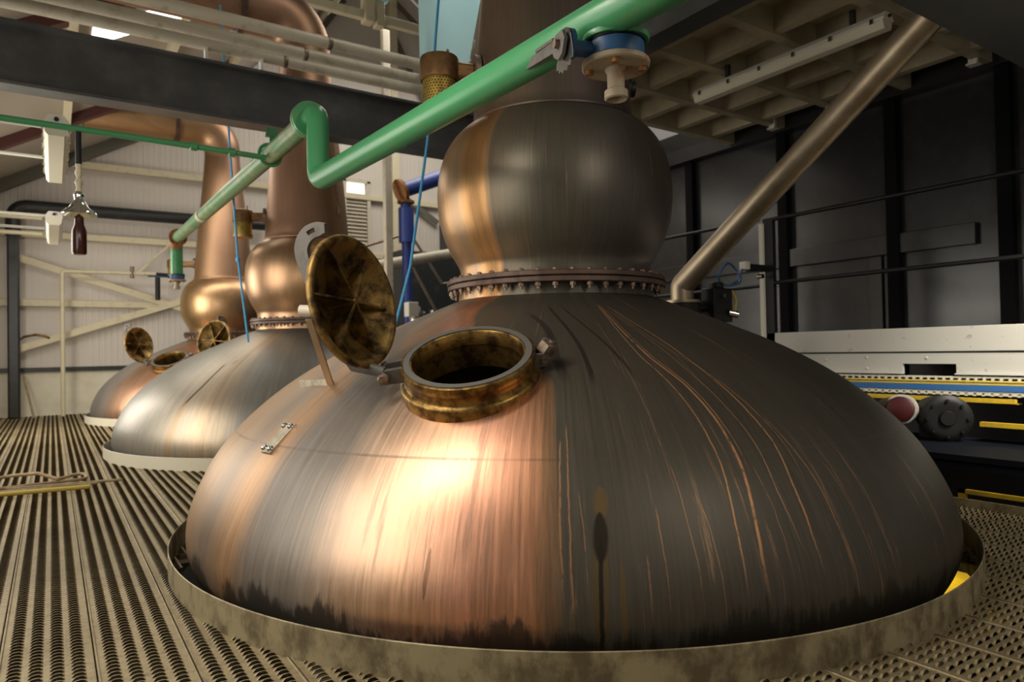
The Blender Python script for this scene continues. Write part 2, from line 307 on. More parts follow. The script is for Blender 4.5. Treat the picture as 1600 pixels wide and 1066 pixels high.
MAT['ball2'] = patina('bronzed_ball_patina', [(t, rgba((c[0] * 1.15, c[1] * 1.2, c[2] * 1.05), c[3])) for t, c in cop], 0, 0.4, alt=(0.20, 0.13, 0.07), rough=(0.42, 0.36), streak=0.6)
MAT['neck2'] = patina('bronzed_neck_patina', cop, 0, 0.4, alt=(0.22, 0.13, 0.085), rough=(0.50, 0.46), streak=0.6)

# ------------------------------------------------------------------ mesh builder
class MB:
    def __init__(s): s.v = []; s.f = []
    def add(s, vs, fs, T=None):
        k = len(s.v)
        s.v += [tuple(T @ Vector(p)) for p in vs] if T is not None else [tuple(p) for p in vs]
        s.f += [tuple(i + k for i in q) for q in fs]; return s
    def box(s, a, b, T=None):
        (x0, y0, z0), (x1, y1, z1) = a, b
        return s.add([(x0, y0, z0), (x1, y0, z0), (x1, y1, z0), (x0, y1, z0), (x0, y0, z1), (x1, y0, z1), (x1, y1, z1), (x0, y1, z1)],
                     [(3, 2, 1, 0), (4, 5, 6, 7), (0, 1, 5, 4), (1, 2, 6, 5), (2, 3, 7, 6), (3, 0, 4, 7)], T)
    def lathe(s, prof, n=48, T=None, caps=(False, False), loop=False, skip=None):
        vs = []; fs = []; m = len(prof)
        for (rr, z) in prof:
            for k in range(n):
                a = 2 * pi * k / n; vs.append((rr * cos(a), rr * sin(a), z))
        for i in range(m if loop else m - 1):
            j = (i + 1) % m
            for k in range(n):
                k2 = (k + 1) % n; q = (i * n + k, i * n + k2, j * n + k2, j * n + k)
                if skip:
                    c = sum((Vector(vs[t]) for t in q), Vector()) / 4
                    if skip(c): continue
                fs.append(q)
        if caps[0]: fs.append(tuple(range(n))[::-1])
        if caps[1]: fs.append(tuple((m - 1) * n + k for k in range(n)))
        return s.add(vs, fs, T)
    def tube(s, pts, rad, n=12, caps=True, T=None, closed=False):
        P = [Vector(p) for p in pts]; m = len(P)
        R = rad if isinstance(rad, (list, tuple)) else [rad] * m
        tang = []
        for i in range(m):
            if closed: d = P[(i + 1) % m] - P[i - 1]
            else: d = P[min(i + 1, m - 1)] - P[max(i - 1, 0)]
            tang.append(d.normalized())
        ref = Vector((0, 0, 1)) if abs(tang[0].z) < 0.9 else Vector((1, 0, 0))
        nrm = (ref - tang[0] * ref.dot(tang[0])).normalized(); vs = []; fs = []
        for i in range(m):
            nrm = (nrm - tang[i] * nrm.dot(tang[i])).normalized(); b = tang[i].cross(nrm)
            for k in range(n):
                a = 2 * pi * k / n; vs.append(P[i] + R[i] * (cos(a) * nrm + sin(a) * b))
        for i in range(m if closed else m - 1):
            j = (i + 1) % m
            for k in range(n):
                k2 = (k + 1) % n; fs.append((i * n + k, i * n + k2, j * n + k2, j * n + k))
        if caps and not closed:
            fs.append(tuple(range(n))[::-1]); fs.append(tuple((m - 1) * n + k for k in range(n)))
        return s.add(vs, fs, T)
    def prism(s, poly, h0, h1, T=None):
        n = len(poly)
        vs = [(x, y, h0) for x, y in poly] + [(x, y, h1) for x, y in poly]
        fs = [tuple(range(n))[::-1], tuple(range(n, 2 * n))] + [(i, (i + 1) % n, n + (i + 1) % n, n + i) for i in range(n)]
        return s.add(vs, fs, T)
    def ibeam(s, a, b, h, w, tf=0.025, tw=0.016):          # horizontal I beam from a to b (points at the underside centre)
        a, b = Vector(a), Vector(b); d = (b - a); L = d.length; d.normalize(); side = Vector((0, 0, 1)).cross(d).normalized()
        T = Matrix((d, side, Vector((0, 0, 1)))).transposed().to_4x4(); T.translation = a
        s.box((0, -w / 2, 0), (L, w / 2, tf), T); s.box((0, -w / 2, h - tf), (L, w / 2, h), T); s.box((0, -tw / 2, tf - 0.001), (L, tw / 2, h - tf + 0.001), T)
        return s

def obj(name, mb, mat, parent=None, smooth=True, bevel=0.0, angle=38):
    me = bpy.data.meshes.new(name); me.from_pydata(mb.v, [], mb.f); me.update()
    me.materials.append(MAT[mat] if isinstance(mat, str) else mat)
    if smooth:
        me.polygons.foreach_set('use_smooth', [True] * len(me.polygons))
        me.set_sharp_from_angle(angle=radians(angle))
    o = bpy.data.objects.new(name, me); COL.objects.link(o)
    if parent is not None: o.parent = parent
    if bevel:
        b = o.modifiers.new('bevel', 'BEVEL'); b.width = bevel; b.segments = 2; b.limit_method = 'ANGLE'
    return o
def tag(o, label, cat, group=None, kind=None):
    o['label'] = label; o['category'] = cat
    if group: o['group'] = group
    if kind: o['kind'] = kind
    return o
def thing(name, label, cat, loc=(0, 0, 0), rz=0.0, group=None):
    o = bpy.data.objects.new(name, None); COL.objects.link(o); o.location = loc; o.rotation_euler = (0, 0, rz); o.empty_display_size = 0.1
    return tag(o, label, cat, group)
def struct(name, mb, mat, parent=None, **kw):
    o = obj(name, mb, mat, parent, **kw)
    if parent is None: o['kind'] = 'structure'
    return o
def frame(c, z, x=None):                                    # matrix with given origin and local z (and x) axis
    z = Vector(z).normalized(); x = Vector(x) if x is not None else (Vector((0, 0, 1)) if abs(z.z) < 0.9 else Vector((1, 0, 0)))
    x = (x - z * x.dot(z)).normalized(); y = z.cross(x)
    T = Matrix((x, y, z)).transposed().to_4x4(); T.translation = Vector(c); return T
def flat3(a, b, w, t):                                      # flat bar with its width turned sideways
    a, b = Vector(a), Vector(b); d = b - a; return MB().box((-t / 2, -w / 2, 0), (t / 2, w / 2, d.length), frame(a, d, (1, 0, 0) if abs(d.normalized().x) < 0.9 else (0, 1, 0)))
def arc(c, rad, a0, a1, ex, ey, n=8):
    c, ex, ey = Vector(c), Vector(ex), Vector(ey)
    return [c + rad * (cos(a) * ex + sin(a) * ey) for a in [a0 + (a1 - a0) * i / n for i in range(n + 1)]]
def fillet(pts, rad, n=6):                                  # polyline with rounded corners
    P = [Vector(p) for p in pts]; out = [P[0]]
    for i in range(1, len(P) - 1):
        a = (P[i - 1] - P[i]).normalized(); b = (P[i + 1] - P[i]).normalized()
        ang = a.angle(b); t = min(rad / math.tan(ang / 2), (P[i - 1] - P[i]).length * 0.49, (P[i + 1] - P[i]).length * 0.49)
        p, q = P[i] + a * t, P[i] + b * t
        for k in range(n + 1):
            w = k / n; out.append((1 - w) ** 2 * p + 2 * w * (1 - w) * P[i] + w * w * q)
    out.append(P[-1]); return out

# ------------------------------------------------------------------ the setting
STILLS = [(2.541, 3.318), (2.541, 8.15), (2.541, 12.95)]
RCURB = 2.11
YW = 15.12

# floor: planks 0.27 m wide running away from the camera, each punched with four rows of open teeth
def build_floor():
    V = []; Fc = []
    pw = 0.2705; x0 = -0.157 - 4 * pw; npl = 22; pitch = 0.031; ncol = 4; cw = (pw - 0.036) / ncol
    def q(p): 
        k = len(V); V.extend(p); Fc.append((k, k + 1, k + 2, k + 3))
    def free(x, y, d=2.085):
        return all((x - a) ** 2 + (y - b) ** 2 > d * d for a, b in STILLS)
    y0, y1 = -0.6, YW
    rows = int((y1 - y0) / pitch)
    for p in range(npl):
        xa = x0 + p * pw
        if xa > 4.66: break
        g = 0.0025
        for j in range(rows):
            ya = y0 + j * pitch; yb = ya + pitch; ym = (ya + yb) / 2
            # raised seam lips and margins
            if free(xa + 0.01, ym):
                q([(xa + g, ya, -0.02), (xa + g, yb, -0.02), (xa + g, yb, 0.006), (xa + g, ya, 0.006)][::-1])
                q([(xa + g, ya, 0.006), (xa + 0.008, ya, 0.006), (xa + 0.008, yb, 0.006), (xa + g, yb, 0.006)])
                q([(xa + 0.008, ya, 0.006), (xa + 0.010, ya, 0.0), (xa + 0.010, yb, 0.0), (xa + 0.008, yb, 0.006)])
                q([(xa + 0.010, ya, 0.0), (xa + 0.018, ya, 0.0), (xa + 0.018, yb, 0.0), (xa + 0.010, yb, 0.0)])
            if free(xa + pw - 0.01, ym):
                q([(xa + pw - 0.018, ya, 0.0), (xa + pw - 0.006, ya, 0.0), (xa + pw - 0.006, yb, 0.0), (xa + pw - 0.018, yb, 0.0)])
                q([(xa + pw - 0.006, ya, 0.0), (xa + pw - g, ya, 0.004), (xa + pw - g, yb, 0.004), (xa + pw - 0.006, yb, 0.0)])
            for c in range(ncol):
                ca = xa + 0.018 + c * cw; cb = ca + cw; cm = (ca + cb) / 2
                if not free(cm, ym): continue
                if ym < 0.0 and cm < 0.5: pass
                hw = 0.0210; ha, hb = ya + 0.004, ya + 0.020; h = 0.012
                q([(ca, ya, 0), (cb, ya, 0), (cb, ha, 0), (ca, ha, 0)])
                q([(ca, hb, 0), (cb, hb, 0), (cb, yb, 0), (ca, yb, 0)])
                q([(ca, ha, 0), (cm - hw, ha, 0), (cm - hw, hb, 0), (ca, hb, 0)])
                q([(cm + hw, ha, 0), (cb, ha, 0), (cb, hb, 0), (cm + hw, hb, 0)])
                if ym > 10.5: ns = 2
                else: ns = 4
                xs = [cm - hw + 2 * hw * i / ns for i in range(ns + 1)]
                zz = [h * (1 - abs((x - cm) / hw) ** 3) for x in xs]
                k = len(V)
                for i in range(ns + 1): V.append((xs[i], ha + 0.001, zz[i]))
                for i in range(ns + 1): V.append((xs[i], ha + 0.010, zz[i] * 0.85))
                for i in range(ns + 1): V.append((xs[i], hb, 0.0))
                for t in (0, 1):
                    for i in range(ns):
                        Fc.append((k + t * (ns + 1) + i, k + t * (ns + 1) + i + 1, k + (t + 1) * (ns + 1) + i + 1, k + (t + 1) * (ns + 1) + i))
    mb = MB(); mb.v = V; mb.f = Fc
    o = struct('floor', mb, 'floor', smooth=False)
    return o
build_floor()
sub = MB()                                                  # unseen dark sheet added to block lamp light below the punched planks
for i in range(22):
    for j_ in range(56):
        x, y = -1.24 + i * 0.27, -0.6 + j_ * 0.28
        if all((x + 0.135 - a) ** 2 + (y + 0.14 - b) ** 2 > 2.14 ** 2 for a, b in STILLS):
            sub.add([(x, y, -0.035), (x + 0.27, y, -0.035), (x + 0.27, y + 0.28, -0.035), (x, y + 0.28, -0.035)], [(0, 1, 2, 3)])
struct('trim_0', sub, 'tray', smooth=False)
struct('trim_1', MB().box((-1.3, -0.6, -2.7), (8.2, YW, -2.6)), 'under')          # concrete slab of the undercroft below the walkway
# joists carrying the planks
j = MB()
for y in (-0.3, 0.75, 1.0, 5.7, 10.5):
    j.box((-1.25, y - 0.03, -0.16), (4.66, y + 0.03, -0.03))
struct('trim_2', j, 'steel_black')

# left wall with three windows letting the daylight in
wl = MB(); yy = [-0.6, 1.55, 3.85, 5.65, 7.95, 10.05, 12.35, YW]
for i in range(7):
    a, b = yy[i], yy[i + 1]
    if i % 2: wl.box((-1.35, a, -0.2), (-1.25, b, 0.85)); wl.box((-1.35, a, 2.85), (-1.25, b, 3.72))
    else: wl.box((-1.35, a, -0.2), (-1.25, b, 3.72))
struct('wall_left', wl, 'clad', smooth=False)
for i in range(3):
    a, b = yy[1 + 2 * i], yy[2 + 2 * i]
    fr = MB()
    for (p, q) in (((-1.32, a, 0.85), (-1.22, a + 0.05, 2.85)), ((-1.32, b - 0.05, 0.85), (-1.22, b, 2.85)), ((-1.32, a, 0.85), (-1.22, b, 0.9)), ((-1.32, a, 2.8), (-1.22, b, 2.85)), ((-1.31, (a + b) / 2 - 0.03, 0.85), (-1.23, (a + b) / 2 + 0.03, 2.85))):
        fr.box(p, q)
    w = struct('window_%d' % (i + 1), fr, 'white_steel')
    obj('pane', MB().box((-1.30, a, 0.85), (-1.295, b, 2.85)), 'pane', w, smooth=False)

# far wall: gable cladding above a pale dado
RP = [(-1.35, 3.65), (2.5, 5.87), (6.6, 10.1), (9.8, 7.9)]            # roof line
fw = MB(); poly = [(-1.35, 0.84), (9.8, 0.84), (9.8, 7.9), (6.6, 10.1), (2.5, 5.87), (-1.35, 3.65)]
fw.add([(x, YW, z) for x, z in poly] + [(x, YW + 0.12, z) for x, z in poly], [tuple(range(6)), tuple(range(6, 12))[::-1]] + [(i, (i + 1) % 6, 6 + (i + 1) % 6, 6 + i) for i in range(6)])
struct('wall_far', fw, 'clad', smooth=False)
struct('baseboard_far', MB().box((-1.35, YW - 0.01, -0.3), (9.8, YW + 0.12, 0.84)), 'dado', smooth=False)
rf = MB()
for (x0, z0), (x1, z1) in zip(RP[:-1], RP[1:]):
    rf.add([(x0, -0.6, z0 + 0.16), (x1, -0.6, z1 + 0.16), (x1, YW + 0.1, z1 + 0.16), (x0, YW + 0.1, z0 + 0.16), (x0, -0.6, z0 + 0.22), (x1, -0.6, z1 + 0.22), (x1, YW + 0.1, z1 + 0.22), (x0, YW + 0.1, z0 + 0.22)],
           [(3, 2, 1, 0), (4, 5, 6, 7), (0, 1, 5, 4), (1, 2, 6, 5), (2, 3, 7, 6), (3, 0, 4, 7)])
struct('ceiling', rf, 'roof', smooth=False)
def roofz(x):
    for (x0, z0), (x1, z1) in zip(RP[:-1], RP[1:]):
        if x0 <= x <= x1: return z0 + (z1 - z0) * (x - x0) / (x1 - x0)
    return RP[-1][1]
# translucent sheet let into the roof slope
sk = MB(); xa, xb = 0.42, 1.75
sk.add([(xa, 9.15, roofz(xa) + 0.15), (xb, 9.15, roofz(xb) + 0.15), (xb, 9.72, roofz(xb) + 0.15), (xa, 9.72, roofz(xa) + 0.15), (xa, 9.15, roofz(xa) + 0.2), (xb, 9.15, roofz(xb) + 0.2), (xb, 9.72, roofz(xb) + 0.2), (xa, 9.72, roofz(xa) + 0.2)],
       [(3, 2, 1, 0), (4, 5, 6, 7), (0, 1, 5, 4), (1, 2, 6, 5), (2, 3, 7, 6), (3, 0, 4, 7)])
struct('window_4', sk, 'skylight', smooth=False)
def slope_bar(x0, x1, y, w, drop, dz=0.0):                 # rafter under the roof slope
    return [(x0, y - w / 2, roofz(x0) - drop + dz), (x1, y - w / 2, roofz(x1) - drop + dz), (x1, y + w / 2, roofz(x1) - drop + dz), (x0, y + w / 2, roofz(x0) - drop + dz),
            (x0, y - w / 2, roofz(x0) + 0.16 + dz), (x1, y - w / 2, roofz(x1) + 0.16 + dz), (x1, y + w / 2, roofz(x1) + 0.16 + dz), (x0, y + w / 2, roofz(x0) + 0.16 + dz)]
BOXF = [(3, 2, 1, 0), (4, 5, 6, 7), (0, 1, 5, 4), (1, 2, 6, 5), (2, 3, 7, 6), (3, 0, 4, 7)]
for k, (y, mname, drop) in enumerate(((7.0, 'rafter', 0.0), (8.5, 'rafter', 0.0), (12.4, 'rafter', 0.0), (14.85, 'rafter_grey', 0.06))):
    struct('trim_%d' % (3 + k), MB().add(slope_bar(-1.25, 2.5, y, 0.16, drop), BOXF), mname, smooth=False)
for k, x in enumerate((0.21, 1.42, 2.6, 5.0)):
    z = roofz(x)
    struct('trim_%d' % (7 + k), MB().box((x - 0.05, 2.0, z - 0.02), (x + 0.05, YW, z + 0.14)), 'cream', smooth=False)
# far wall rails, braces and gable struts
tn = 11
for z, h in ((4.63, 0.13), (3.28, 0.12), (2.04, 0.12)):
    struct('trim_%d' % tn, MB().box((-1.25 if z < 4 else 0.2, YW - 0.14, z - h / 2), (9.0, YW - 0.005, z + h / 2)), 'cream', smooth=False, bevel=0.01); tn += 1
struct('trim_%d' % tn, MB().box((-1.25, YW - 0.06, 0.80), (9.0, YW - 0.002, 0.88)), 'steel_black', smooth=False); tn += 1
def flatbar(a, b, w, t=0.03):
    a, b = Vector(a), Vector(b); d = b - a; T = frame(a, d, (0, 1, 0)); return MB().box((-t / 2, -w / 2, 0), (t / 2, w / 2, d.length), T)
for a, b, mname in (((-0.47, YW - 0.17, 2.83), (2.2, YW - 0.17, 1.97), 'cream'), ((-0.48, YW - 0.2, 1.22), (2.3, YW - 0.2, 2.18), 'cream'), ((6.8, YW - 0.15, 9.4), (9.2, YW - 0.15, 7.6), 'rafter_grey'), ((5.0, YW - 0.15, 8.2), (5.6, YW - 0.15, 9.1), 'rafter_grey'), ((6.75, YW - 0.12, 8.7), (7.7, YW - 0.12, 6.9), 'rafter_grey'), ((6.75, YW - 0.12, 4.9), (7.9, YW - 0.12, 4.2), 'rafter_grey')):
    struct('trim_%d' % tn, flatbar(a, b, 0.12), mname, smooth=False); tn += 1
struct('trim_%d' % tn, MB().box((6.68, YW - 0.2, -0.3), (6.86, YW - 0.02, 9.8)), 'cream', smooth=False); tn += 1
# louvred window in the far wall with a bright slot above it
lv = MB()
for k in range(15):
    z = 3.30 + k * 0.085
    lv.add([(5.58, YW - 0.10, z), (6.08, YW - 0.10, z), (6.08, YW - 0.03, z + 0.075), (5.58, YW - 0.03, z + 0.075), (5.58, YW - 0.095, z - 0.008), (6.08, YW - 0.095, z - 0.008), (6.08, YW - 0.025, z + 0.067), (5.58, YW - 0.025, z + 0.067)], BOXF)
lvo = struct('window_5', lv, 'pipe_white', smooth=False)
obj('pane', MB().box((5.62, YW - 0.06, 4.66), (6.04, YW - 0.04, 4.95)), 'pane', lvo, smooth=False)
obj('frame', MB().box((5.5, YW - 0.12, 3.2), (5.58, YW - 0.005, 5.0)).box((6.08, YW - 0.12, 3.2), (6.16, YW - 0.005, 5.0)).box((5.5, YW - 0.12, 4.95), (6.16, YW - 0.005, 5.03)), 'pipe_white', lvo, smooth=False)

# right wall: dark steel panels with standing ribs
struct('wall_right', MB().box((8.0, -0.6, -2.6), (8.12, YW, 4.3)), 'wall_dark', smooth=False)
for k, y in enumerate((1.7, 2.95, 4.06, 5.46, 7.02, 8.6)):
    struct('trim_%d' % tn, MB().box((7.90, y - 0.065, 0.6), (8.0, y + 0.065, 3.9)), 'rib', smooth=False); tn += 1
struct('trim_%d' % tn, MB().box((7.93, 3.23, 2.04), (7.985, 8.0, 2.27)), 'wall_dark', smooth=False, bevel=0.008); tn += 1
struct('trim_%d' % tn, MB().box((7.96, 4.22, 0.9), (7.995, 4.37, 2.04)), 'wall_dark', smooth=False, bevel=0.005); tn += 1
# coffered ceiling over the platform
cf = MB().box((4.2, 0.4, 4.06), (8.0, 6.25, 4.12))
for y in (0.7, 1.48, 2.26, 3.04, 3.82, 4.60, 5.38, 6.16):
    cf.box((4.2, y - 0.05, 3.82), (8.0, y + 0.05, 4.07))
for x in (4.8, 5.45, 6.1, 6.75, 7.4, 7.95):
    cf.box((x - 0.05, 0.4, 3.84), (x + 0.05, 6.25, 4.07))
struct('trim_%d' % tn, cf, 'ceil', smooth=False); tn += 1
struct('trim_%d' % tn, MB().box((7.82, 0.4, 3.78), (7.99, 8.5, 3.98)), 'black', smooth=False); tn += 1

# ------------------------------------------------------------------ copper stills
KR = [v * 1.03 for v in (.57, .90, 1.25, 1.55, 1.80, 1.94, 1.98, 1.93, 1.78)] + [1.45]
KZ = [1.316, 1.177, 1.015, .824, .583, .334, .141, -.017, -.2, -.36]
def catmull(k, n):
    k = [2 * k[0] - k[1]] + list(k) + [2 * k[-1] - k[-2]]; out = []; m = len(k) - 3
    for t in range(n):
        s = t * m / (n - 1); i = min(int(s), m - 1); a = s - i; p0, p1, p2, p3 = k[i:i + 4]
        out.append(.5 * (2 * p1 + (p2 - p0) * a + (2 * p0 - 5 * p1 + 4 * p2 - p3) * a * a + (3 * p1 - p0 - 3 * p2 + p3) * a ** 3))
    return out
PROF = list(zip(catmull(KR, 110), catmull(KZ, 110)))
RZ1 = radians(-127.446)
Q = Matrix.Rotation(-RZ1, 3, 'Z'); P0 = Vector((2.541, 3.318, 0))
def L(p): return Q @ (Vector(p) - P0)                      # place measured on the front still -> still's own frame
def D(v): return Q @ Vector(v)
HC, HN = L((1.409, 2.414, 0.924)), D((-0.329, -0.3227, 0.8875)).normalized()
LC, LN = L((1.016, 2.652, 1.2277)), D((0.5205, -0.8387, 0.16)).normalized()
HR = 0.273
HINGE = L((1.118, 2.55, 0.985))
ER = (LC - HINGE); ER = (ER - LN * ER.dot(LN)).normalized()

def surf_z(rad):
    for (r0, z0), (r1, z1) in zip(PROF[:-1], PROF[1:]):
        if r0 <= rad <= r1: return z0 + (z1 - z0) * (rad - r0) / (r1 - r0)
    return 0.0

def build_still(loc, rz, label, mats, arm, full=True):
    root = thing('copper_still', label, 'still', (loc[0], loc[1], 0), rz, 'copper pot stills')
    def hole(c):
        d = c - HC; h = d.dot(HN); return abs(h) < 0.3 and (d - HN * h).length < 0.252
    body = obj('pot_body', MB().lathe(PROF, 240, skip=hole), mats['pot'], root, angle=80)
    obj('collar', MB().lathe([(0.587, 1.30), (0.584, 1.375), (0.60, 1.385), (0.585, 1.39)], 96), mats['ball'] if mats['pot'] != 'pot1' else 'ball1', root)
    obj('flange', MB().lathe([(0.57, 1.372), (0.645, 1.372), (0.650, 1.376), (0.650, 1.398), (0.645, 1.402), (0.57, 1.402)], 96, loop=True), 'flange_iron', root)
    obj('flange', MB().lathe([(0.57, 1.405), (0.648, 1.405), (0.654, 1.409), (0.654, 1.430), (0.648, 1.434), (0.57, 1.434)], 96, loop=True), 'flange_iron', root)
    bm = MB()
    hexn = MB().lathe([(0.0, 1.338), (0.009, 1.338), (0.009, 1.352), (0.0165, 1.352), (0.0165, 1.371), (0.008, 1.3715), (0.008, 1.4345), (0.015, 1.435), (0.015, 1.444), (0.007, 1.449), (0.0, 1.449)], 6)
    first = None
    for k in range(44):
        a = 2 * pi * k / 44
        if first is None:
            b = first = obj('flange_bolt', hexn, 'bolt', root, smooth=False); 
        else:
            b = first.copy(); COL.objects.link(b); b.parent = root
        b.location = (0.626 * cos(a), 0.626 * sin(a), 0); b.rotation_euler = (0, 0, a)
    ball = [(0.570, 1.432), (0.572, 1.49), (0.585, 1.53), (0.625, 1.60), (0.665, 1.69), (0.693, 1.80), (0.703, 1.92), (0.695, 2.04), (0.668, 2.15), (0.625, 2.235), (0.565, 2.305), (0.508, 2.345), (0.490, 2.356)]
    br, bz = catmull([p[0] for p in ball], 70), catmull([p[1] for p in ball], 70)
    obj('boil_ball', MB().lathe(list(zip(br, bz)), 144), mats['ball'], root, angle=80)
    npf = [(0.495, 2.350), (0.487, 2.365), (0.478, 2.42), (0.455, 2.75), (0.43, 3.05), (0.395, 3.4), (0.345, 3.9), (0.305, 4.3), (0.29, 4.5)]
    nk = obj('swan_neck', MB().lathe(npf, 96), mats['neck'], root, angle=80)
    obj('neck_bead', MB().lathe([(0.488, 2.346), (0.503, 2.352), (0.503, 2.362), (0.486, 2.370)], 96), mats['neck'], root)
    sp_ = radians(100)
    if full: obj('neck_port', MB().lathe([(0.0, 0.0), (0.07, 0.0), (0.07, 0.05), (0.05, 0.06), (0.05, 0.085), (0.0, 0.085)], 24, frame((0.43 * cos(sp_), 0.43 * sin(sp_), 2.62), (cos(sp_), sin(sp_), 0))), 'black', root)
    if arm:
        e = Matrix.Rotation(-rz, 3, 'Z') @ Vector((-1, 0, 0)); up = Vector((0, 0, 1))
        pts = [Vector((0, 0, 4.48))] + arc(e * 0.42 + up * 4.62, 0.42, pi, pi / 2, e, up, 10) + [e * 1.3 + up * 5.04, e * arm + up * 5.0]
        obj('lyne_arm', MB().tube(pts, [0.29, 0.29] + [0.30 + 0.02 * i / 10 for i in range(10)] + [0.30, 0.28], 40, caps=True), mats['neck'], root, angle=60)
        obj('arm_flange', MB().lathe([(0.30, -0.03), (0.38, -0.03), (0.38, 0.03), (0.30, 0.03)], 40, frame(e * 0.75 + up * 5.04, e), loop=True), 'flange_iron', root)
    # manhole ring
    T = frame(HC, HN)
    ring = obj('manhole_ring', MB().lathe([(0.228, -0.085), (0.228, 0.02), (0.222, 0.025), (0.224, 0.084), (0.228, 0.089), (0.262, 0.090), (0.270, 0.087), (0.272, 0.080), (0.270, 0.052), (0.266, 0.047), (0.264, 0.022), (0.268, 0.013), (0.281, 0.008), (0.285, 0.002), (0.287, -0.004), (0.287, -0.05), (0.24, -0.085)], 96, T, loop=True), 'brass', root)
    g = obj('seal_face', MB().lathe([(0.234, 0.0895), (0.234, 0.0935), (0.259, 0.0935), (0.259, 0.0895)], 96, T, loop=True), 'gasket', ring); g['label'] = 'grey seal face on the rim'
    # hinge: lug on the ring, pin, and the arm of the lid
    hd = HINGE - (HC + HN * 0.05); hd = (hd - HN * hd.dot(HN)).normalized(); ht = HN.cross(hd).normalized()
    for h0 in (-0.045, 0.025):
        obj('hinge_lug', MB().prism([(0.25, -0.035), (0.33, -0.03), (0.36, 0.0), (0.36, 0.03), (0.25, 0.03)], h0, h0 + 0.02, frame(HC + HN * 0.055, ht, hd)), 'grey_steel', ring)
    hp = HC + HN * 0.058 + hd * 0.338
    obj('hinge_pin', MB().lathe([(0.0, -0.07), (0.02, -0.07), (0.024, -0.06), (0.024, -0.05), (0.013, -0.049), (0.013, 0.049), (0.024, 0.05), (0.024, 0.06), (0.02, 0.07), (0, 0.07)], 20, frame(hp, ht)), 'bolt', ring)
    # swing bolt opposite the hinge
    cd = -hd
    obj('swing_bolt', MB().tube([HC + HN * 0.035 + cd * 0.30, HC + HN * 0.105 + cd * 0.345], 0.014, 12), 'bolt', ring)
    obj('clamp_pin', MB().tube([HC + HN * 0.045 + cd * 0.30 - ht * 0.045, HC + HN * 0.045 + cd * 0.30 + ht * 0.045], 0.012, 12), 'bolt', ring)
    obj('clamp_nut', MB().lathe([(0.0, 0.0), (0.036, 0.0), (0.040, 0.012), (0.038, 0.045), (0.024, 0.052), (0.0, 0.052)], 6, frame(HC + HN * 0.062 + cd * 0.305, HN * 0.8 + cd * 0.6)), 'bolt', ring)
    for h0 in (-0.036, 0.020):
        obj('clamp_lug', MB().prism([(0.25, -0.035), (0.31, -0.03), (0.325, 0.0), (0.31, 0.025), (0.25, 0.025)], h0, h0 + 0.016, frame(HC + HN * 0.045, ht, cd)), 'grey_steel', ring)
    # lid, dished, standing open; its inside with a six-ribbed star faces +LN
    TL = frame(LC, LN, ER)
    lid = obj('manhole_lid', MB().lathe([(0.0, -0.115), (0.08, -0.110), (0.16, -0.088), (0.22, -0.052), (0.245, -0.03), (0.262, -0.018), (0.273, -0.010), (0.274, 0.006), (0.268, 0.012), (0.252, 0.012), (0.243, 0.0), (0.225, -0.024), (0.16, -0.072), (0.08, -0.094), (0.0, -0.098)], 96, TL), 'brass_dark', root, angle=60)
    a0 = radians(18)
    for k in range(6):
        TR = TL @ Matrix.Rotation(a0 + k * pi / 3, 4, 'Z')
        prof = [(0.0, -0.104), (0.16, -0.078), (0.236, -0.014), (0.20, -0.006), (0.12, 0.0), (0.06, 0.004), (0.0, 0.006)]
        rb = MB(); n = len(prof); t0 = 0.0045
        rb.add([(x, -t0, z) for x, z in prof] + [(x, t0, z) for x, z in prof], [tuple(range(n)), tuple(range(n, 2 * n))[::-1]] + [(i, n + i, n + (i + 1) % n, (i + 1) % n) for i in range(n)], TR)
        obj('rib', rb, 'brass_dark', lid, smooth=False)
    obj('rib_hub', MB().lathe([(0.0, 0.010), (0.012, 0.008), (0.016, -0.01), (0.02, -0.10)], 20, TL), 'brass_dark', lid)
    # flat hooked arm over the back of the lid, with the slot for the swing bolt
    path = [(-0.20, -0.125), (-0.05, -0.14), (0.03, -0.155), (0.095, -0.178), (0.165, -0.194), (0.22, -0.203), (0.262, -0.200), (0.294, -0.180), (0.314, -0.150), (0.321, -0.118), (0.320, -0.085), (0.316, -0.060)]
    wid = [0.045, 0.055, 0.058, 0.060, 0.062, 0.064, 0.066, 0.066, 0.064, 0.060, 0.054, 0.036]
    path = list(zip(catmull([p[0] for p in path], 45), catmull([p[1] for p in path], 45))); wid = catmull(wid, 45)
    PT = frame(LC, ER.cross(LN), ER)                        # local x along ER, y along... the lid normal
    edges = []
    for i, (a, b) in enumerate(path):
        p0 = path[max(i - 1, 0)]; p1 = path[min(i + 1, len(path) - 1)]
        d = Vector((p1[0] - p0[0], p1[1] - p0[1])).normalized(); nn = Vector((-d.y, d.x)); w = wid[i] / 2
        edges.append([(a + nn.x * w * s, b + nn.y * w * s) for s in (-1, -0.3, 0.3, 1)])
    hook = MB(); sgn = 1.0 if (PT.to_3x3() @ Vector((0, 1, 0))).dot(LN) > 0 else -1.0
    for i in range(len(path) - 1):
        for c in range(3):
            if c == 1 and 32 <= i <= 36: continue
            qd = [edges[i][c], edges[i + 1][c], edges[i + 1][c + 1], edges[i][c + 1]]
            hook.prism([(x, y * sgn) for x, y in (qd if sgn > 0 else qd[::-1])], -0.009, 0.009, PT)
    hk = obj('lid_arm', hook, 'grey_steel', lid, smooth=False); hk['label'] = 'grey flat hooked arm with a slot'
    obj('hinge_strap', MB().tube([LC - LN * 0.115 - ER * 0.16, LC - LN * 0.07 - ER * 0.25, hp], [0.03, 0.03, 0.022], 10), 'grey_steel', lid)
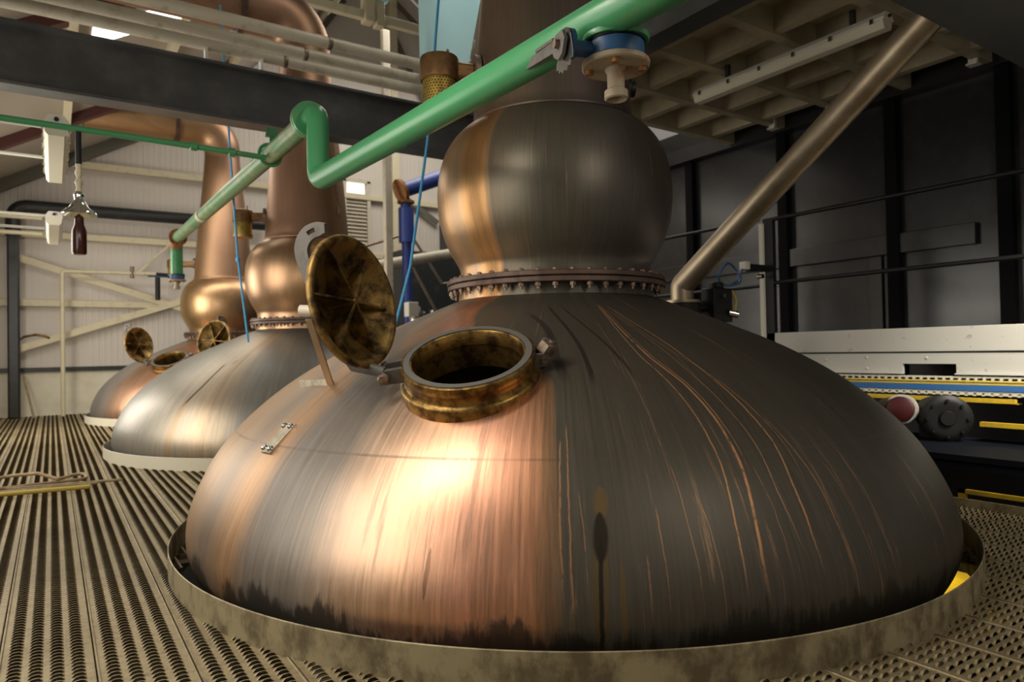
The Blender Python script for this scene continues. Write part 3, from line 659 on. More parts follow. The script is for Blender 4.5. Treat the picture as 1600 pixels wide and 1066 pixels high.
    # prop: a bar welded on a foot, with a stub that the lid leans on
    if full:
        ft, f2 = L((1.045, 3.04, 0.88)), L((0.995, 3.34, 0.868)); top = L((0.885, 2.835, 1.165))
        prop = obj('lid_prop', flat3(ft, top, 0.030, 0.014), 'stainless', root, smooth=False, bevel=0.003)
        pad = flat3(ft + Vector((0, 0, 0.004)), f2 + Vector((0, 0, 0.004)), 0.045, 0.008)
        obj('prop_foot', pad, 'plate', prop, smooth=False)
        obj('stub', MB().tube([top + D((-0.030, 0.012, 0.034)), top + D((0.035, -0.05, 0.030))], 0.024, 18), 'pipe_white', prop)
        # riveted plate on the shoulder
        c = (L((0.835, 3.076, 0.718)) + L((0.867, 2.924, 0.722)) + L((0.731, 3.036, 0.609)) + L((0.76, 2.884, 0.607))) / 4
        rad = Vector((c.x, c.y, 0)).normalized(); down = (L((0.731, 3.036, 0.609)) - L((0.835, 3.076, 0.718))); tn_ = Vector((0, 0, 1)).cross(rad)
        nn = (rad * 0.68 + Vector((0, 0, 0.73))).normalized(); dn = (nn.cross(tn_)).normalized()
        TP = frame(c + nn * 0.004, nn, tn_)
        pl = obj('rivet_plate', MB().box((-0.042, -0.082, -0.012), (0.042, 0.082, 0.006), TP), 'plate', root, bevel=0.003)
        for sx in (-1, 1):
            for sy in (-1, 1):
                obj('rivet', MB().lathe([(0.0, 0.013), (0.009, 0.0115), (0.014, 0.006), (0.0155, 0.0)], 16, TP @ Matrix.Translation((sx * 0.027, sy * 0.062, 0.006))), 'bright', pl)
    return root

build_still(STILLS[0], RZ1, 'largest and nearest copper still, bright copper on one side and black patina on the other', dict(pot='pot1', ball='ball1', neck='neck1'), 0)
build_still(STILLS[1], radians(147.0), 'middle copper still with a grey body and a dark drip line on its shoulder', dict(pot='pot2', ball='ball2', neck='neck2'), 3.2, False)
build_still(STILLS[2], radians(-119.4), 'farthest copper still, standing before the pale far wall', dict(pot='pot3', ball='ball2', neck='neck2'), 2.1, False)

for (x, y), mname, lab in zip(STILLS, ('curb', 'curb_pale', 'curb_pale'), ('stained steel rim ring in the floor around the nearest still', 'pale rim ring in the floor around the middle still', 'pale rim ring in the floor around the farthest still')):
    o = obj('floor_rim', MB().lathe([(RCURB, -0.14), (RCURB + 0.006, -0.14), (RCURB + 0.006, 0.118), (RCURB + 0.003, 0.121), (RCURB, 0.118)], 180, loop=True), mname)
    o.location = (x, y, 0); tag(o, lab, 'rim', 'floor rims around the stills')

# ------------------------------------------------------------------ relief valves on the still necks
def relief_valve(c, neck, label, pale=False):
    c = Vector(c); d = Vector((neck[0] - c.x, neck[1] - c.y, 0)); dist = d.length; d.normalize(); ang = atan2(d.y, d.x)
    t = thing('relief_valve', label, 'valve', c, ang, 'relief valves on the still necks')
    obj('hood', MB().lathe([(0.0, 0.155), (0.09, 0.158), (0.108, 0.15), (0.112, 0.14), (0.112, 0.02), (0.106, 0.015)], 48), 'bronze', t)
    obj('basket', MB().lathe([(0.100, 0.02), (0.100, -0.15), (0.0, -0.15)], 48), 'perf', t)
    obj('base_band', MB().lathe([(0.100, -0.13), (0.107, -0.13), (0.107, -0.165), (0.09, -0.168), (0.0, -0.168)], 48), 'brass', t)
    L_ = dist - 0.40
    arm = MB().box((0.08, -0.05, 0.03), (L_ - 0.02, 0.05, 0.13))
    obj('branch', arm, 'bronze', t, bevel=0.02)
    fl = obj('branch_flange', MB().lathe([(0.0, -0.02), (0.098, -0.02), (0.10, -0.01), (0.10, 0.01), (0.098, 0.02), (0.0, 0.02)], 32, frame((L_ - 0.03, 0, 0.10), (1, 0, 0))), 'flange_paint', t)
    fl2 = obj('branch_flange', MB().lathe([(0.0, -0.018), (0.09, -0.018), (0.09, 0.012), (0.0, 0.012)], 32, frame((L_ - 0.075, 0, 0.10), (1, 0, 0))), 'bolt', t)
    obj('neck_socket', MB().tube([(L_ - 0.01, 0, 0.10), (dist - 0.2, 0, 0.10)], 0.06, 20), 'bronze', t)
    obj('lifting_eye', MB().tube([(0.05, -0.015, 0.14), (0.05, -0.015, 0.20), (0.05, 0.0, 0.21), (0.05, 0.015, 0.20), (0.05, 0.015, 0.14)], 0.006, 8), 'bolt', t)
    return t
relief_valve((1.875, 3.51, 2.565), STILLS[0], 'bronze relief valve with perforated basket bolted to the nearest still neck')
relief_valve((1.86, 8.38, 2.56), STILLS[1], 'bronze relief valve on the neck of the middle still')
relief_valve((1.78, 13.2, 2.56), STILLS[2], 'small bronze relief valve on the neck of the farthest still')

# ------------------------------------------------------------------ green pipework
gp = thing('wash_pipe', 'thick green pipe crossing in front of the nearest still and stepping up along the row', 'pipe', (1.36, 4.1, 2.09), 0)
o0 = Vector((1.36, 4.1, 2.09))
def Gp(*p): return Vector(p) - o0
def rel(pts): return [Vector(p) - o0 for p in pts]
RG = 0.066
low = fillet([(1.58, 0.9, 2.40), (1.52, 1.55, 2.135), (1.36, 4.13, 2.075), (1.36, 4.17, 2.50), (1.36, 4.30, 2.50)], 0.10)
obj('pipe_run', MB().tube(rel([p for p in fillet([(1.60, -0.6, 2.09), (1.48, 1.6, 2.075), (1.35, 4.10, 2.075), (1.365, 4.14, 2.50), (1.37, 4.42, 2.505)], 0.085)]), RG, 28), 'green', gp)
obj('flange', MB().lathe([(0.0, -0.012), (0.115, -0.012), (0.115, 0.012), (0.0, 0.012)], 40, frame(Gp(1.37, 4.30, 2.505), (0, 1, 0))), 'green', gp)
obj('flange', MB().lathe([(0.0, -0.012), (0.115, -0.012), (0.115, 0.012), (0.0, 0.012)], 40, frame(Gp(1.37, 4.335, 2.507), (0, 1, 0))), 'green_worn', gp)
up_ = MB().tube(rel([(1.37, 4.3, 2.505), (1.36, 9.75, 2.56)]), RG, 24)
obj('pipe_run', up_, 'green_worn', gp)
obj('elbow', MB().lathe([(0.0, -0.015), (0.11, -0.015), (0.11, 0.015), (0.0, 0.015)], 32, frame(Gp(1.36, 9.72, 2.56), (0, 1, 0))).tube(rel(fillet([(1.36, 9.7, 2.56), (1.36, 9.85, 2.56), (1.36, 9.85, 2.40)], 0.09)), 0.075, 24), 'rust', gp)
obj('drop_leg', MB().tube(rel([(1.36, 9.85, 2.42), (1.36, 9.85, 2.09)]), 0.075, 24), 'green', gp)
# elbow feeding the valve over the nearest still
vx, vy = 1.535, 1.66
obj('elbow', MB().tube(rel(fillet([(vx, vy, 2.02), (vx, vy - 0.01, 2.13), (1.50, 1.30, 2.09)], 0.10, 10)), 0.082, 28), 'green', gp)
obj('flange', MB().lathe([(0.07, 0.0), (0.108, 0.0), (0.110, 0.004), (0.110, 0.016), (0.10, 0.022), (0.07, 0.022)], 48, frame(Gp(vx, vy, 2.012), (0, 0, 1)), loop=True), 'green', gp)
obj('weld_band', MB().lathe([(RG, -0.05), (RG + 0.003, -0.05), (RG + 0.003, 0.05), (RG, 0.05)], 28, frame(Gp(1.36, 8.0, 2.543), (0, 1, 0)), loop=True), 'cream', gp)

def butterfly(loc, rz, label, lever):
    t = thing('butterfly_valve', label, 'valve', loc, rz, 'butterfly valves under the green pipe')
    obj('valve_body', MB().lathe([(0.0, 0.0), (0.088, 0.0), (0.094, -0.004), (0.094, -0.05), (0.088, -0.054), (0.0, -0.054)], 40), 'blue_valve', t)
    obj('seal', MB().lathe([(0.0, 0.008), (0.098, 0.008), (0.098, -0.002), (0.0, -0.002)], 40), 'black', t)
    fl = obj('outlet_flange', MB().lathe([(0.03, -0.058), (0.108, -0.058), (0.110, -0.062), (0.110, -0.074), (0.105, -0.078), (0.03, -0.078)], 48, loop=True), 'flange_paint', t)
    for k in range(4):
        a = pi / 4 + k * pi / 2 + 0.3
        obj('bolt', MB().lathe([(0.0, -0.092), (0.014, -0.092), (0.014, -0.07), (0.0, -0.07)], 6, Matrix.Translation((0.085 * cos(a), 0.085 * sin(a), 0))).lathe([(0.008, -0.06), (0.008, 0.02)], 8, Matrix.Translation((0.085 * cos(a), 0.085 * sin(a), 0))), 'rust', fl)
    obj('nozzle', MB().lathe([(0.034, -0.07), (0.034, -0.085), (0.028, -0.095), (0.028, -0.145), (0.032, -0.148), (0.038, -0.152), (0.0385, -0.176), (0.033, -0.180), (0.029, -0.176), (0.025, -0.15), (0.02, -0.08)], 36), 'flange_paint', t)
    if lever:
        obj('stem', MB().tube([(0.08, 0, -0.027), (0.175, 0, -0.027)], 0.026, 18).lathe([(0.0, -0.01), (0.05, -0.008), (0.05, 0.008), (0.0, 0.01)], 24, frame((0.165, 0, -0.02), (1, 0, 0))), 'blue_valve', t)
        pl = [(0.052 * cos(a), 0.052 * sin(a)) for a in [radians(20 + 14 * i) for i in range(14)]]
        teeth = []
        for i in range(13):
            a = radians(215 + i * 9); rr = 0.088 if i % 2 else 0.079; teeth.append((rr * cos(a), rr * sin(a)))
        obj('notch_plate', MB().prism(pl + teeth, 0.0, 0.004, frame((0.178, 0, -0.022), (1, 0, 0), (0, 1, 0))), 'bright', t, smooth=False)
        lv_ = MB(); TLv = frame((0.187, 0, -0.022), (1, 0, 0), (0, -1, 0)) @ Matrix.Rotation(radians(-10), 4, 'Z')
        lv_.prism([(-0.045, -0.01), (-0.03, 0.035), (0.0, 0.05), (0.035, 0.035), (0.05, 0.018), (0.345, 0.016), (0.36, 0.0), (0.345, -0.016), (0.05, -0.02), (0.03, -0.035), (-0.02, -0.04)], 0.0, 0.014, TLv)
        lv_.box((0.06, -0.034, 0.001), (0.22, -0.022, 0.012), TLv)
        obj('lever', lv_, 'grey_steel', t, smooth=False, bevel=0.003)
        obj('stem_nut', MB().lathe([(0.0, 0.016), (0.015, 0.016), (0.017, 0.0)], 6, frame((0.20, 0, -0.022), (1, 0, 0))), 'bolt', t, smooth=False)
    else:
        obj('lever', MB().box((0.09, -0.02, -0.035), (0.34, 0.02, -0.015)), 'blue_valve', t)
    return t
butterfly((vx, vy, 2.008), radians(165), 'blue butterfly valve with grey lever and rusty outlet, nearest on the green pipe', True)
butterfly((1.36, 9.85, 2.085), radians(180), 'small blue butterfly valve at the far end of the green pipe', False)

sg = tag(obj('water_pipe', MB().tube([(-0.38, 5.15, 2.487), (0.45, 5.15, 2.478), (0.80, 5.15, 2.472), (0.805, 5.15, 2.472), (0.845, 5.15, 2.471), (0.85, 5.15, 2.471), (1.05, 5.15, 2.468), (1.055, 5.15, 2.468), (1.095, 5.15, 2.467), (1.10, 5.15, 2.467), (1.31, 5.15, 2.462)], [0.020, 0.020, 0.020, 0.030, 0.030, 0.020, 0.020, 0.032, 0.032, 0.020, 0.020], 14), 'green'), 'thin green pipe running level under the black girder to the thick pipe', 'pipe')
hg = thing('pipe_hanger', 'green hanger strap holding the thick green pipe under the girder', 'bracket', (1.366, 5.25, 2.515))
def wide3(a, b, w, t):
    a, b = Vector(a), Vector(b); d = b - a; return MB().box((-w / 2, -t / 2, 0), (w / 2, t / 2, d.length), frame(a, d, (1, 0, 0)))
obj('strap', wide3((0.02, 0.03, 0.075), (0.24, 0.87, 0.42), 0.035, 0.012), 'green', hg)
obj('head_plate', wide3((0.21, 0.76, 0.37), (0.32, 1.13, 0.57), 0.10, 0.012), 'green', hg)
obj('clamp', MB().tube([(0.080 * cos(a), 0, 0.080 * sin(a)) for a in [2 * pi * i / 24 for i in range(24)]], 0.012, 8, closed=True), 'green', hg)

# ------------------------------------------------------------------ girders, white pipes
tag(obj('steel_girder', MB().ibeam((-1.24, 6.5, 3.11), (3.9, 6.5, 3.11), 0.50, 0.20), 'girder', smooth=False), 'long black girder crossing in front of the middle still neck', 'girder', 'black roof girders')
tag(obj('steel_girder', MB().ibeam((4.0, 6.8, 3.44), (4.0, -0.5, 3.44), 0.55, 0.22), 'girder', smooth=False), 'black girder running beside the nearest still neck above the blue valve', 'girder', 'black roof girders')
tag(obj('steel_girder', MB().ibeam((3.0, 1.465, 2.60), (7.95, 1.465, 2.60), 0.55, 0.34), 'steel_black', smooth=False), 'black girder overhead where the sloping steel tube ends', 'girder', 'black roof girders')
for k, (y, lab) in enumerate(((6.90, 'lowest of the three white pipes above the long black girder'), (6.63, 'middle one of the three white pipes above the long black girder'), (6.28, 'uppermost of the three white pipes above the long black girder'))):
    p = thing('white_pipe', lab, 'pipe', (0, y, 3.945), 0, 'white pipes above the girder')
    obj('pipe_run', MB().tube([(-0.70, 0, 0), (3.85, 0, 0)], 0.055, 20), 'pipe_white', p)
    obj('coupling', MB().lathe([(0.058, -0.02), (0.061, -0.015), (0.061, 0.015), (0.058, 0.02)], 20, frame((1.95 + 0.12 * k, 0, 0), (1, 0, 0))), 'bolt', p)
for x, lab in ((1.22, 'thin white hanger rod between the white pipes and the girder, nearer the roof slope'), (1.72, 'thicker white hanger rod between the white pipes and the girder')):
    tag(obj('hanger_rod', MB().box((x - 0.012, 6.86, 3.62), (x + 0.012, 6.94, 4.02)), 'white_steel'), lab, 'rod', 'white hanger rods')
pr_ = thing('gantry_rail', 'cream painted rail with a bracket high above the white pipes', 'rail', (3.2, 9.0, 5.72))
obj('rail', MB().box((-0.9, -0.05, -0.06), (2.2, 0.05, 0.06)), 'cream', pr_, bevel=0.01)
obj('bracket', MB().box((0.42, -0.10, -0.10), (0.56, 0.08, 0.55)).box((0.60, -0.08, -0.12), (0.72, 0.08, 0.3)), 'cream', pr_, bevel=0.01)
obj('pulley', MB().lathe([(0.0, -0.05), (0.12, -0.05), (0.10, 0.0), (0.12, 0.05), (0.0, 0.05)], 24, frame((0.68, -0.08, 0.32), (0, 1, 0))), 'sky_blue', pr_)

# ------------------------------------------------------------------ lights hanging over the walkway
def batten(name, y0, y1, z, x, label, lit=False, sup=True):
    t = thing(name, label, 'light', (x, (y0 + y1) / 2, z), 0, 'strip lights over the walkway'); h = (y1 - y0) / 2
    hous = MB(); sec = [(-0.045, 0.06), (0.045, 0.06), (0.075, 0.015), (0.075, -0.005), (-0.075, -0.005), (-0.075, 0.015)]
    n = 6; hous.add([(a, -h, b) for a, b in sec] + [(a, h, b) for a, b in sec], [tuple(range(n)), tuple(range(n, 2 * n))[::-1]] + [(i, n + i, n + (i + 1) % n, (i + 1) % n) for i in range(n)])
    obj('housing', hous, 'white_steel', t, smooth=False)
    sec = [(0.07, -0.004), (0.062, -0.055), (0.045, -0.075), (-0.045, -0.075), (-0.062, -0.055), (-0.07, -0.004)]; cov = MB()
    hh = h - 0.01; cov.add([(a, -hh, b) for a, b in sec] + [(a, hh, b) for a, b in sec], [tuple(range(n))[::-1], tuple(range(n, 2 * n))] + [(i, (i + 1) % n, n + (i + 1) % n, n + i) for i in range(n)])
    obj('cover', cov, 'tube_lit' if lit else 'lens', t, smooth=False)
    for k in range(6):
        yy_ = -h + 0.1 + k * (2 * h - 0.2) / 5
        for sx in (-1, 1):
            obj('clip', MB().box((sx * 0.078 - 0.006, yy_ - 0.015, -0.02), (sx * 0.078 + 0.006, yy_ + 0.015, 0.02)), 'bright', t)
    obj('cable_gland', MB().lathe([(0.0, -0.02), (0.012, -0.02), (0.014, 0.0)], 12, frame((0, -h, 0.03), (0, 1, 0))), 'black', t)
    if sup:
        for yy_ in (-h + 0.35, h - 0.25):
            obj('support_rod', MB().tube([(-0.06, yy_, 0.07), (-1.15, yy_, 0.07)], 0.014, 8), 'white_steel', t)
    return t
batten('strip_light', 5.38, 6.85, 2.56, 0.035, 'nearer white strip light hanging over the walkway under the girder')
batten('strip_light', 8.30, 9.75, 2.45, 0.028, 'farther white strip light hanging over the walkway before the black frame')
batten('strip_light', 1.55, 3.05, 2.62, 0.035, 'lit strip light overhead above the walkway beside the nearest still', True)
area('strip_light_glow', (0.035, 2.3, 2.535), (0.25, 0, -1), 0.14, 1.45, 17, (1.0, 0.92, 0.80))
cb = batten('strip_light', 2.9, 4.9, 3.66, 5.68, 'long strip light mounted under the coffered ceiling', False, False)
for yy_ in (-0.7, 0.6):
    obj('support_rod', MB().box((-0.02, yy_ - 0.02, 0.05), (0.02, yy_ + 0.02, 0.20)), 'steel_black', cb)

# chrome pendant with a dark glass bottle shape under it
pd = thing('pendant_lamp', 'chrome bell pendant on a black stem hanging beside the strip lights', 'lamp', (0.150, 5.15, 2.13))
obj('stem', MB().tube([(0, 0, 0.33), (0, 0, 0.12)], 0.018, 12), 'black', pd)
obj('link', MB().lathe([(0.012, 0.14), (0.02, 0.12), (0.014, 0.10), (0.022, 0.07), (0.012, 0.04), (0.024, 0.01), (0.014, -0.02), (0.02, -0.05)], 16), 'cream', pd)
obj('bell', MB().lathe([(0.015, -0.05), (0.03, -0.07), (0.027, -0.10), (0.045, -0.13), (0.055, -0.15), (0.098, -0.185), (0.102, -0.20), (0.09, -0.195), (0.04, -0.16), (0.0, -0.15)], 32), 'chrome', pd)
obj('glass', MB().lathe([(0.0, -0.19), (0.025, -0.21), (0.028, -0.26), (0.042, -0.30), (0.042, -0.44), (0.035, -0.45), (0.0, -0.45)], 20), 'maroon', pd)

# ropes
tag(obj('rope', MB().tube([(2.37, 4.28, 4.7), (2.245, 4.2, 3.46), (2.143, 4.2, 2.464), (2.0, 4.2, 1.6), (1.88, 4.22, 1.16)], 0.010, 8), 'rope'), 'blue rope hanging beside the ball of the nearest still', 'rope', 'blue ropes')
tag(obj('rope', MB().tube([(1.37, 7.0, 4.4), (1.433, 7.0, 3.22), (1.50, 7.0, 2.0), (1.592, 7.0, 1.15)], 0.010, 8).lathe([(0.0, -0.02), (0.02, -0.02), (0.02, 0.02), (0.0, 0.02)], 10, frame((1.505, 7.0, 1.95), (0, 0, 1))), 'rope'), 'blue rope with an orange knot hanging before the far still neck', 'rope', 'blue ropes')

# light blue duct behind the nearest neck
du = MB(); a = [(3.24, 6.1, 4.02), (3.60, 6.1, 3.98), (3.60, 6.5, 3.98), (3.24, 6.5, 4.02)]; b = [(3.235, 6.1, 4.9), (3.80, 6.1, 4.9), (3.80, 6.5, 4.9), (3.235, 6.5, 4.9)]
du.add(a + b, [(3, 2, 1, 0), (4, 5, 6, 7), (0, 1, 5, 4), (1, 2, 6, 5), (2, 3, 7, 6), (3, 0, 4, 7)])
du.box((3.235, 6.1, 4.88), (3.80, 6.5, 6.6))
tag(obj('duct', du, 'sky_blue', smooth=False), 'light blue sheet metal duct behind the nearest still neck', 'duct')

# ------------------------------------------------------------------ far end of the room
fr = thing('steel_portal', 'black rounded frame standing against the far wall', 'frame', (-0.55, 14.85, 0))
obj('upright', MB().box((-0.09, -0.08, 0), (0.09, 0.08, 3.5)), 'steel_black', fr, bevel=0.03)
obj('crossbar', MB().tube(fillet([(0, 0, 3.2), (0, 0, 3.74), (4.4, 0, 3.76)], 0.25, 8), 0.115, 16), 'steel_black', fr)
st = thing('wall_pipe', 'thin cream standpipe with a level branch before the far wall', 'pipe', (0.165, 14.7, 0))
obj('riser', MB().tube(fillet([(0, 0, 0), (0, 0, 2.60), (1.5, 0, 2.62)], 0.06), 0.035, 12), 'cream', st)
obj('tap', MB().tube([(1.1, 0, 2.52), (1.1, 0, 2.74)], 0.035, 10).tube([(1.1, 0, 2.62), (1.1, -0.1, 2.62)], 0.02, 8), 'bolt', st)
obj('tail', MB().tube([(1.48, 0, 2.62), (2.0, 0, 2.60)], 0.03, 10).tube([(1.53, 0, 2.60), (1.53, 0, 2.12)], 0.045, 12), 'black', st)
obj('stay', MB().tube([(1.2, 0, 2.62), (1.75, 0.2, 3.2)], 0.025, 8), 'cream', st)
tag(obj('wall_hose', MB().tube([(-0.50, 14.93, 1.36), (-0.40, 14.88, 1.43), (-0.24, 14.86, 1.465), (-0.10, 14.88, 1.44), (-0.02, 14.93, 1.40)], 0.022, 10), 'brass_dark'), 'dark hose bowed against the far wall beside the black upright', 'hose')
for z, lab in ((3.60, 'upper thin white pipe reaching from the left wall to the farther strip light'), (3.32, 'lower thin white pipe reaching from the left wall to the farther strip light')):
    tag(obj('conduit', MB().tube([(-1.24, 13.9, z * 0.94), (-0.12, 13.9, z * 0.94)], 0.035, 10), 'cream'), lab, 'pipe', 'thin white pipes by the frame')
tag(obj('leaning_rod', MB().tube([(-0.42, 14.9, 0.75), (-0.26, 14.6, 0.0)], 0.02, 8), 'rod'), 'brown rod leaning on the far wall beside the black upright', 'rod')

gpst = tag(obj('steel_post', MB().box((4.76, 10.94, 0.0), (4.89, 11.06, 6.6)), 'pipe_white', bevel=0.015), 'tall cream post between the middle still and the blue pipe', 'post')
bp = thing('blue_pipe', 'thick blue pipe rising and turning overhead behind the nearest ball', 'pipe', (5.17, 11.0, 0))
obj('riser', MB().tube([(0, 0, 0.0), (0, 0, 3.62)], 0.085, 20), 'blue_pipe', bp)
obj('sleeve', MB().tube([(0, 0, 2.95), (0, 0, 3.55)], 0.135, 24), 'blue_pipe', bp)
obj('run', MB().tube([(-0.05, 0, 3.86), (1.8, 0, 4.65)], 0.13, 24), 'blue_pipe', bp)
obj('joint_flange', MB().lathe([(0.0, -0.03), (0.22, -0.03), (0.22, 0.03), (0.0, 0.03)], 28, frame((-0.09, 0, 3.84), (1, 0, 0.42))).lathe([(0.0, -0.02), (0.15, -0.02), (0.15, 0.02), (0.0, 0.02)], 28, frame((0, 0, 3.66), (0, 0, 1))), 'rust', bp)
tag(obj('level_pipe', MB().tube([(4.30, 11.6, 2.48), (7.4, 11.6, 3.12)], 0.10, 18), 'pipe_white'), 'grey white pipe crossing behind the cream post', 'pipe')
sr = thing('stair_rail', 'thin grey stair handrail behind the nearest still ball', 'railing', (6.0, 12.5, 0))
obj('handrail', MB().tube(fillet([(-1.0, 0, 3.08), (-0.05, 0, 3.42), (0.66, 0, 2.42), (1.2, 0, 2.52)], 0.04), 0.028, 10), 'bolt', sr)
obj('stringer', MB().tube([(0.0, 0, 2.72), (0.75, 0, 1.45)], 0.03, 10), 'bolt', sr)
obj('baluster', MB().tube([(-0.05, 0, 3.42), (-0.05, 0, 1.0)], 0.03, 10), 'steel_black', sr)
tag(obj('control_cabinet', MB().box((6.1, 13.3, 0.0), (7.6, 14.2, 3.2)), 'steel_black', bevel=0.02), 'black steel cabinet behind the stair handrail', 'cabinet')
mo = thing('pump_motor', 'silver pump motor standing behind the shoulder of the nearest still', 'motor', (5.1, 10.5, 0))
obj('motor_housing', MB().lathe([(0.0, 1.80), (0.08, 1.80), (0.12, 1.72), (0.13, 1.5), (0.15, 1.48), (0.15, 1.30), (0.10, 1.2), (0.10, 0.0)], 24), 'bright', mo)
obj('terminal_box', MB().box((-0.22, -0.16, 1.62), (-0.04, 0.02, 1.86)), 'white_steel', mo, bevel=0.01)
obj('branch_pipe', MB().tube(fillet([(0.1, 0, 1.35), (0.32, 0, 1.55), (0.30, 0, 1.75)], 0.06), 0.05, 12).tube([(0.1, -0.05, 1.7), (0.38, 0.0, 1.3)], 0.03, 10), 'bright', mo)
for z, yy_ in ((4.56, 8.0), (4.34, 8.0)):
    tag(obj('roof_rail', MB().box((4.6, yy_ - 0.05, z - 0.05), (7.9, yy_ + 0.05, z + 0.03)), 'cream'), 'upper pale rail beyond the coffered ceiling' if z > 4.4 else 'lower pale rail beyond the coffered ceiling', 'rail', 'pale rails beyond the coffered ceiling')

# ------------------------------------------------------------------ sloping steel tube with its actuated valve
sp = thing('vapour_tube', 'sloping brown steel tube rising from behind the nearest still', 'pipe', (4.45, 4.05, 1.42))
obj('tube', MB().tube([Vector(p) - Vector((4.45, 4.05, 1.42)) for p in fillet([(4.45, 4.05, 1.42), (4.45, 4.05, 1.545), (4.430, 1.90, 3.08), (4.43, 1.82, 3.14), (4.43, 1.78, 3.6)], 0.05, 8)], 0.096, 32), 'stainless', sp)
obj('foot_flange', MB().lathe([(0.09, 0.0), (0.155, 0.0), (0.155, -0.022), (0.09, -0.022)], 40, loop=True), 'stainless', sp)
av = thing('actuated_valve', 'black actuated valve under the foot of the sloping steel tube', 'valve', (4.45, 4.05, 1.395))
obj('valve_body', MB().lathe([(0.0, 0.0), (0.15, 0.0), (0.15, -0.07), (0.13, -0.075), (0.0, -0.075)], 32), 'black', av)
obj('lower_tube', MB().tube(fillet([(0, 0, -0.07), (0, 0, -0.27), (0.85, 0.35, -0.27), (0.85, 0.35, -3.9)], 0.09), 0.085, 24), 'stainless', av)
obj('actuator', MB().box((0.20, -0.17, -0.16), (0.44, -0.03, 0.13)).lathe([(0.0, 0.0), (0.06, 0.0), (0.06, 0.05), (0.0, 0.05)], 20, frame((0.32, -0.10, 0.13), (0, 0, 1))), 'black', av, bevel=0.01)
obj('stem', MB().tube([(0.1, -0.06, -0.035), (0.22, -0.08, -0.035)], 0.03, 12), 'black', av)
hb = obj('air_fitting', MB().tube([(0.30, -0.17, 0.06), (0.30, -0.20, 0.06)], 0.02, 10).tube([(0.38, -0.17, -0.08), (0.45, -0.21, -0.10)], 0.03, 10), 'bright', av)
obj('signal_cable', MB().tube(fillet([(0.36, -0.1, 0.10), (0.46, -0.14, 0.13), (0.50, -0.16, 0.02), (0.44, -0.18, -0.10)], 0.05), 0.012, 8), 'yellow_hose', av)
tag(obj('hose_coil', MB().tube([(5.56 + 0.15 * cos(a), 4.44 + 0.03 * sin(2 * a), 1.735 + 0.11 * sin(a)) for a in [radians(20 + 14 * i) for i in range(26)]], 0.011, 8).tube([(5.56, 4.44, 1.625), (5.70, 4.45, 1.68), (5.79, 4.47, 1.80)], 0.011, 8), 'blue_cable'), 'loop of blue air hose hanging from a black bracket', 'hose')
br_ = thing('hose_bracket', 'black bracket with a white clamp holding the blue hose loop', 'bracket', (6.12, 4.48, 1.83))
obj('arm', MB().box((-0.24, -0.03, -0.04), (0.03, 0.03, 0.03)), 'black', br_)
obj('clamp', MB().box((-0.31, -0.04, -0.03), (-0.24, 0.04, 0.05)), 'white_steel', br_, bevel=0.005)
obj('lock_nut', MB().lathe([(0.0, -0.03), (0.025, -0.03), (0.025, 0.03), (0.0, 0.03)], 12, frame((-0.05, -0.02, -0.09), (0, 1, 0))), 'chrome', br_)

# ------------------------------------------------------------------ platform on the right
pf = thing('platform', 'raised platform edged with chipped white steel channels before the dark wall', 'platform', (6.2, 0, 0))
obj('toe_channel', MB().box((0, -0.6, 0.950), (0.03, 4.50, 1.156)), 'plat', pf, bevel=0.004)
low_ = MB().box((0.012, -0.6, 0.845), (0.042, 4.5, 0.936)).box((0.012, -0.6, 0.757), (0.042, 2.70, 0.8455)).box((0.012, 3.13, 0.757), (0.042, 4.5, 0.8455)).box((-0.02, -0.6, 0.757), (0.012, 2.70, 0.768)).box((-0.02, 3.13, 0.757), (0.012, 4.5, 0.768))
obj('edge_channel', low_, 'plat', pf)
obj('deck', MB().box((0.03, -0.6, 0.935), (1.66, 4.5, 0.952)), 'steel_black', pf)
for y, z in ((3.45, 0.90), (2.55 + 0.38, 0.895), (3.45, 0.80), (3.85, 0.88)):
    obj('rivet', MB().lathe([(0.0, 0.008), (0.012, 0.004), (0.013, 0.0)], 12, frame((0.012, y, z), (-1, 0, 0))), 'plat', pf)
for y in (0.3, 2.2, 4.3):
    obj('leg', MB().box((0.1, y - 0.05, -2.6), (0.2, y + 0.05, 0.94)), 'steel_black', pf)
rl = thing('railing', 'black tube railing along the edge of the raised platform', 'railing', (6.2, 0, 0), 0, 'black railings')
obj('handrail', MB().tube([(0.02, -0.6, 2.335), (0.02, 4.52, 2.335)], 0.021, 12), 'black', rl)
obj('mid_rail', MB().tube([(0.02, -0.6, 1.675), (0.02, 4.50, 1.675)], 0.020, 12), 'black', rl)
obj('post', MB().box((0.0, 4.40, 1.05), (0.05, 4.50, 2.345)), 'black', rl)
obj('post_plate', MB().box((-0.03, 4.50, 1.10), (0.05, 4.545, 2.30)), 'white_steel', rl)
rl2 = thing('railing', 'black tube railing farther back, past the white post plate', 'railing', (6.2, 0, 0), 0, 'black railings')
obj('handrail', MB().tube([(0.05, 4.60, 2.36), (0.05, 8.2, 2.36)], 0.02, 12), 'black', rl2)
obj('mid_rail', MB().tube([(0.05, 4.60, 1.66), (0.05, 8.2, 1.66)], 0.02, 12), 'black', rl2)
obj('post', MB().tube([(0.05, 6.4, -2.6), (0.05, 6.4, 2.36)], 0.024, 12), 'black', rl2)

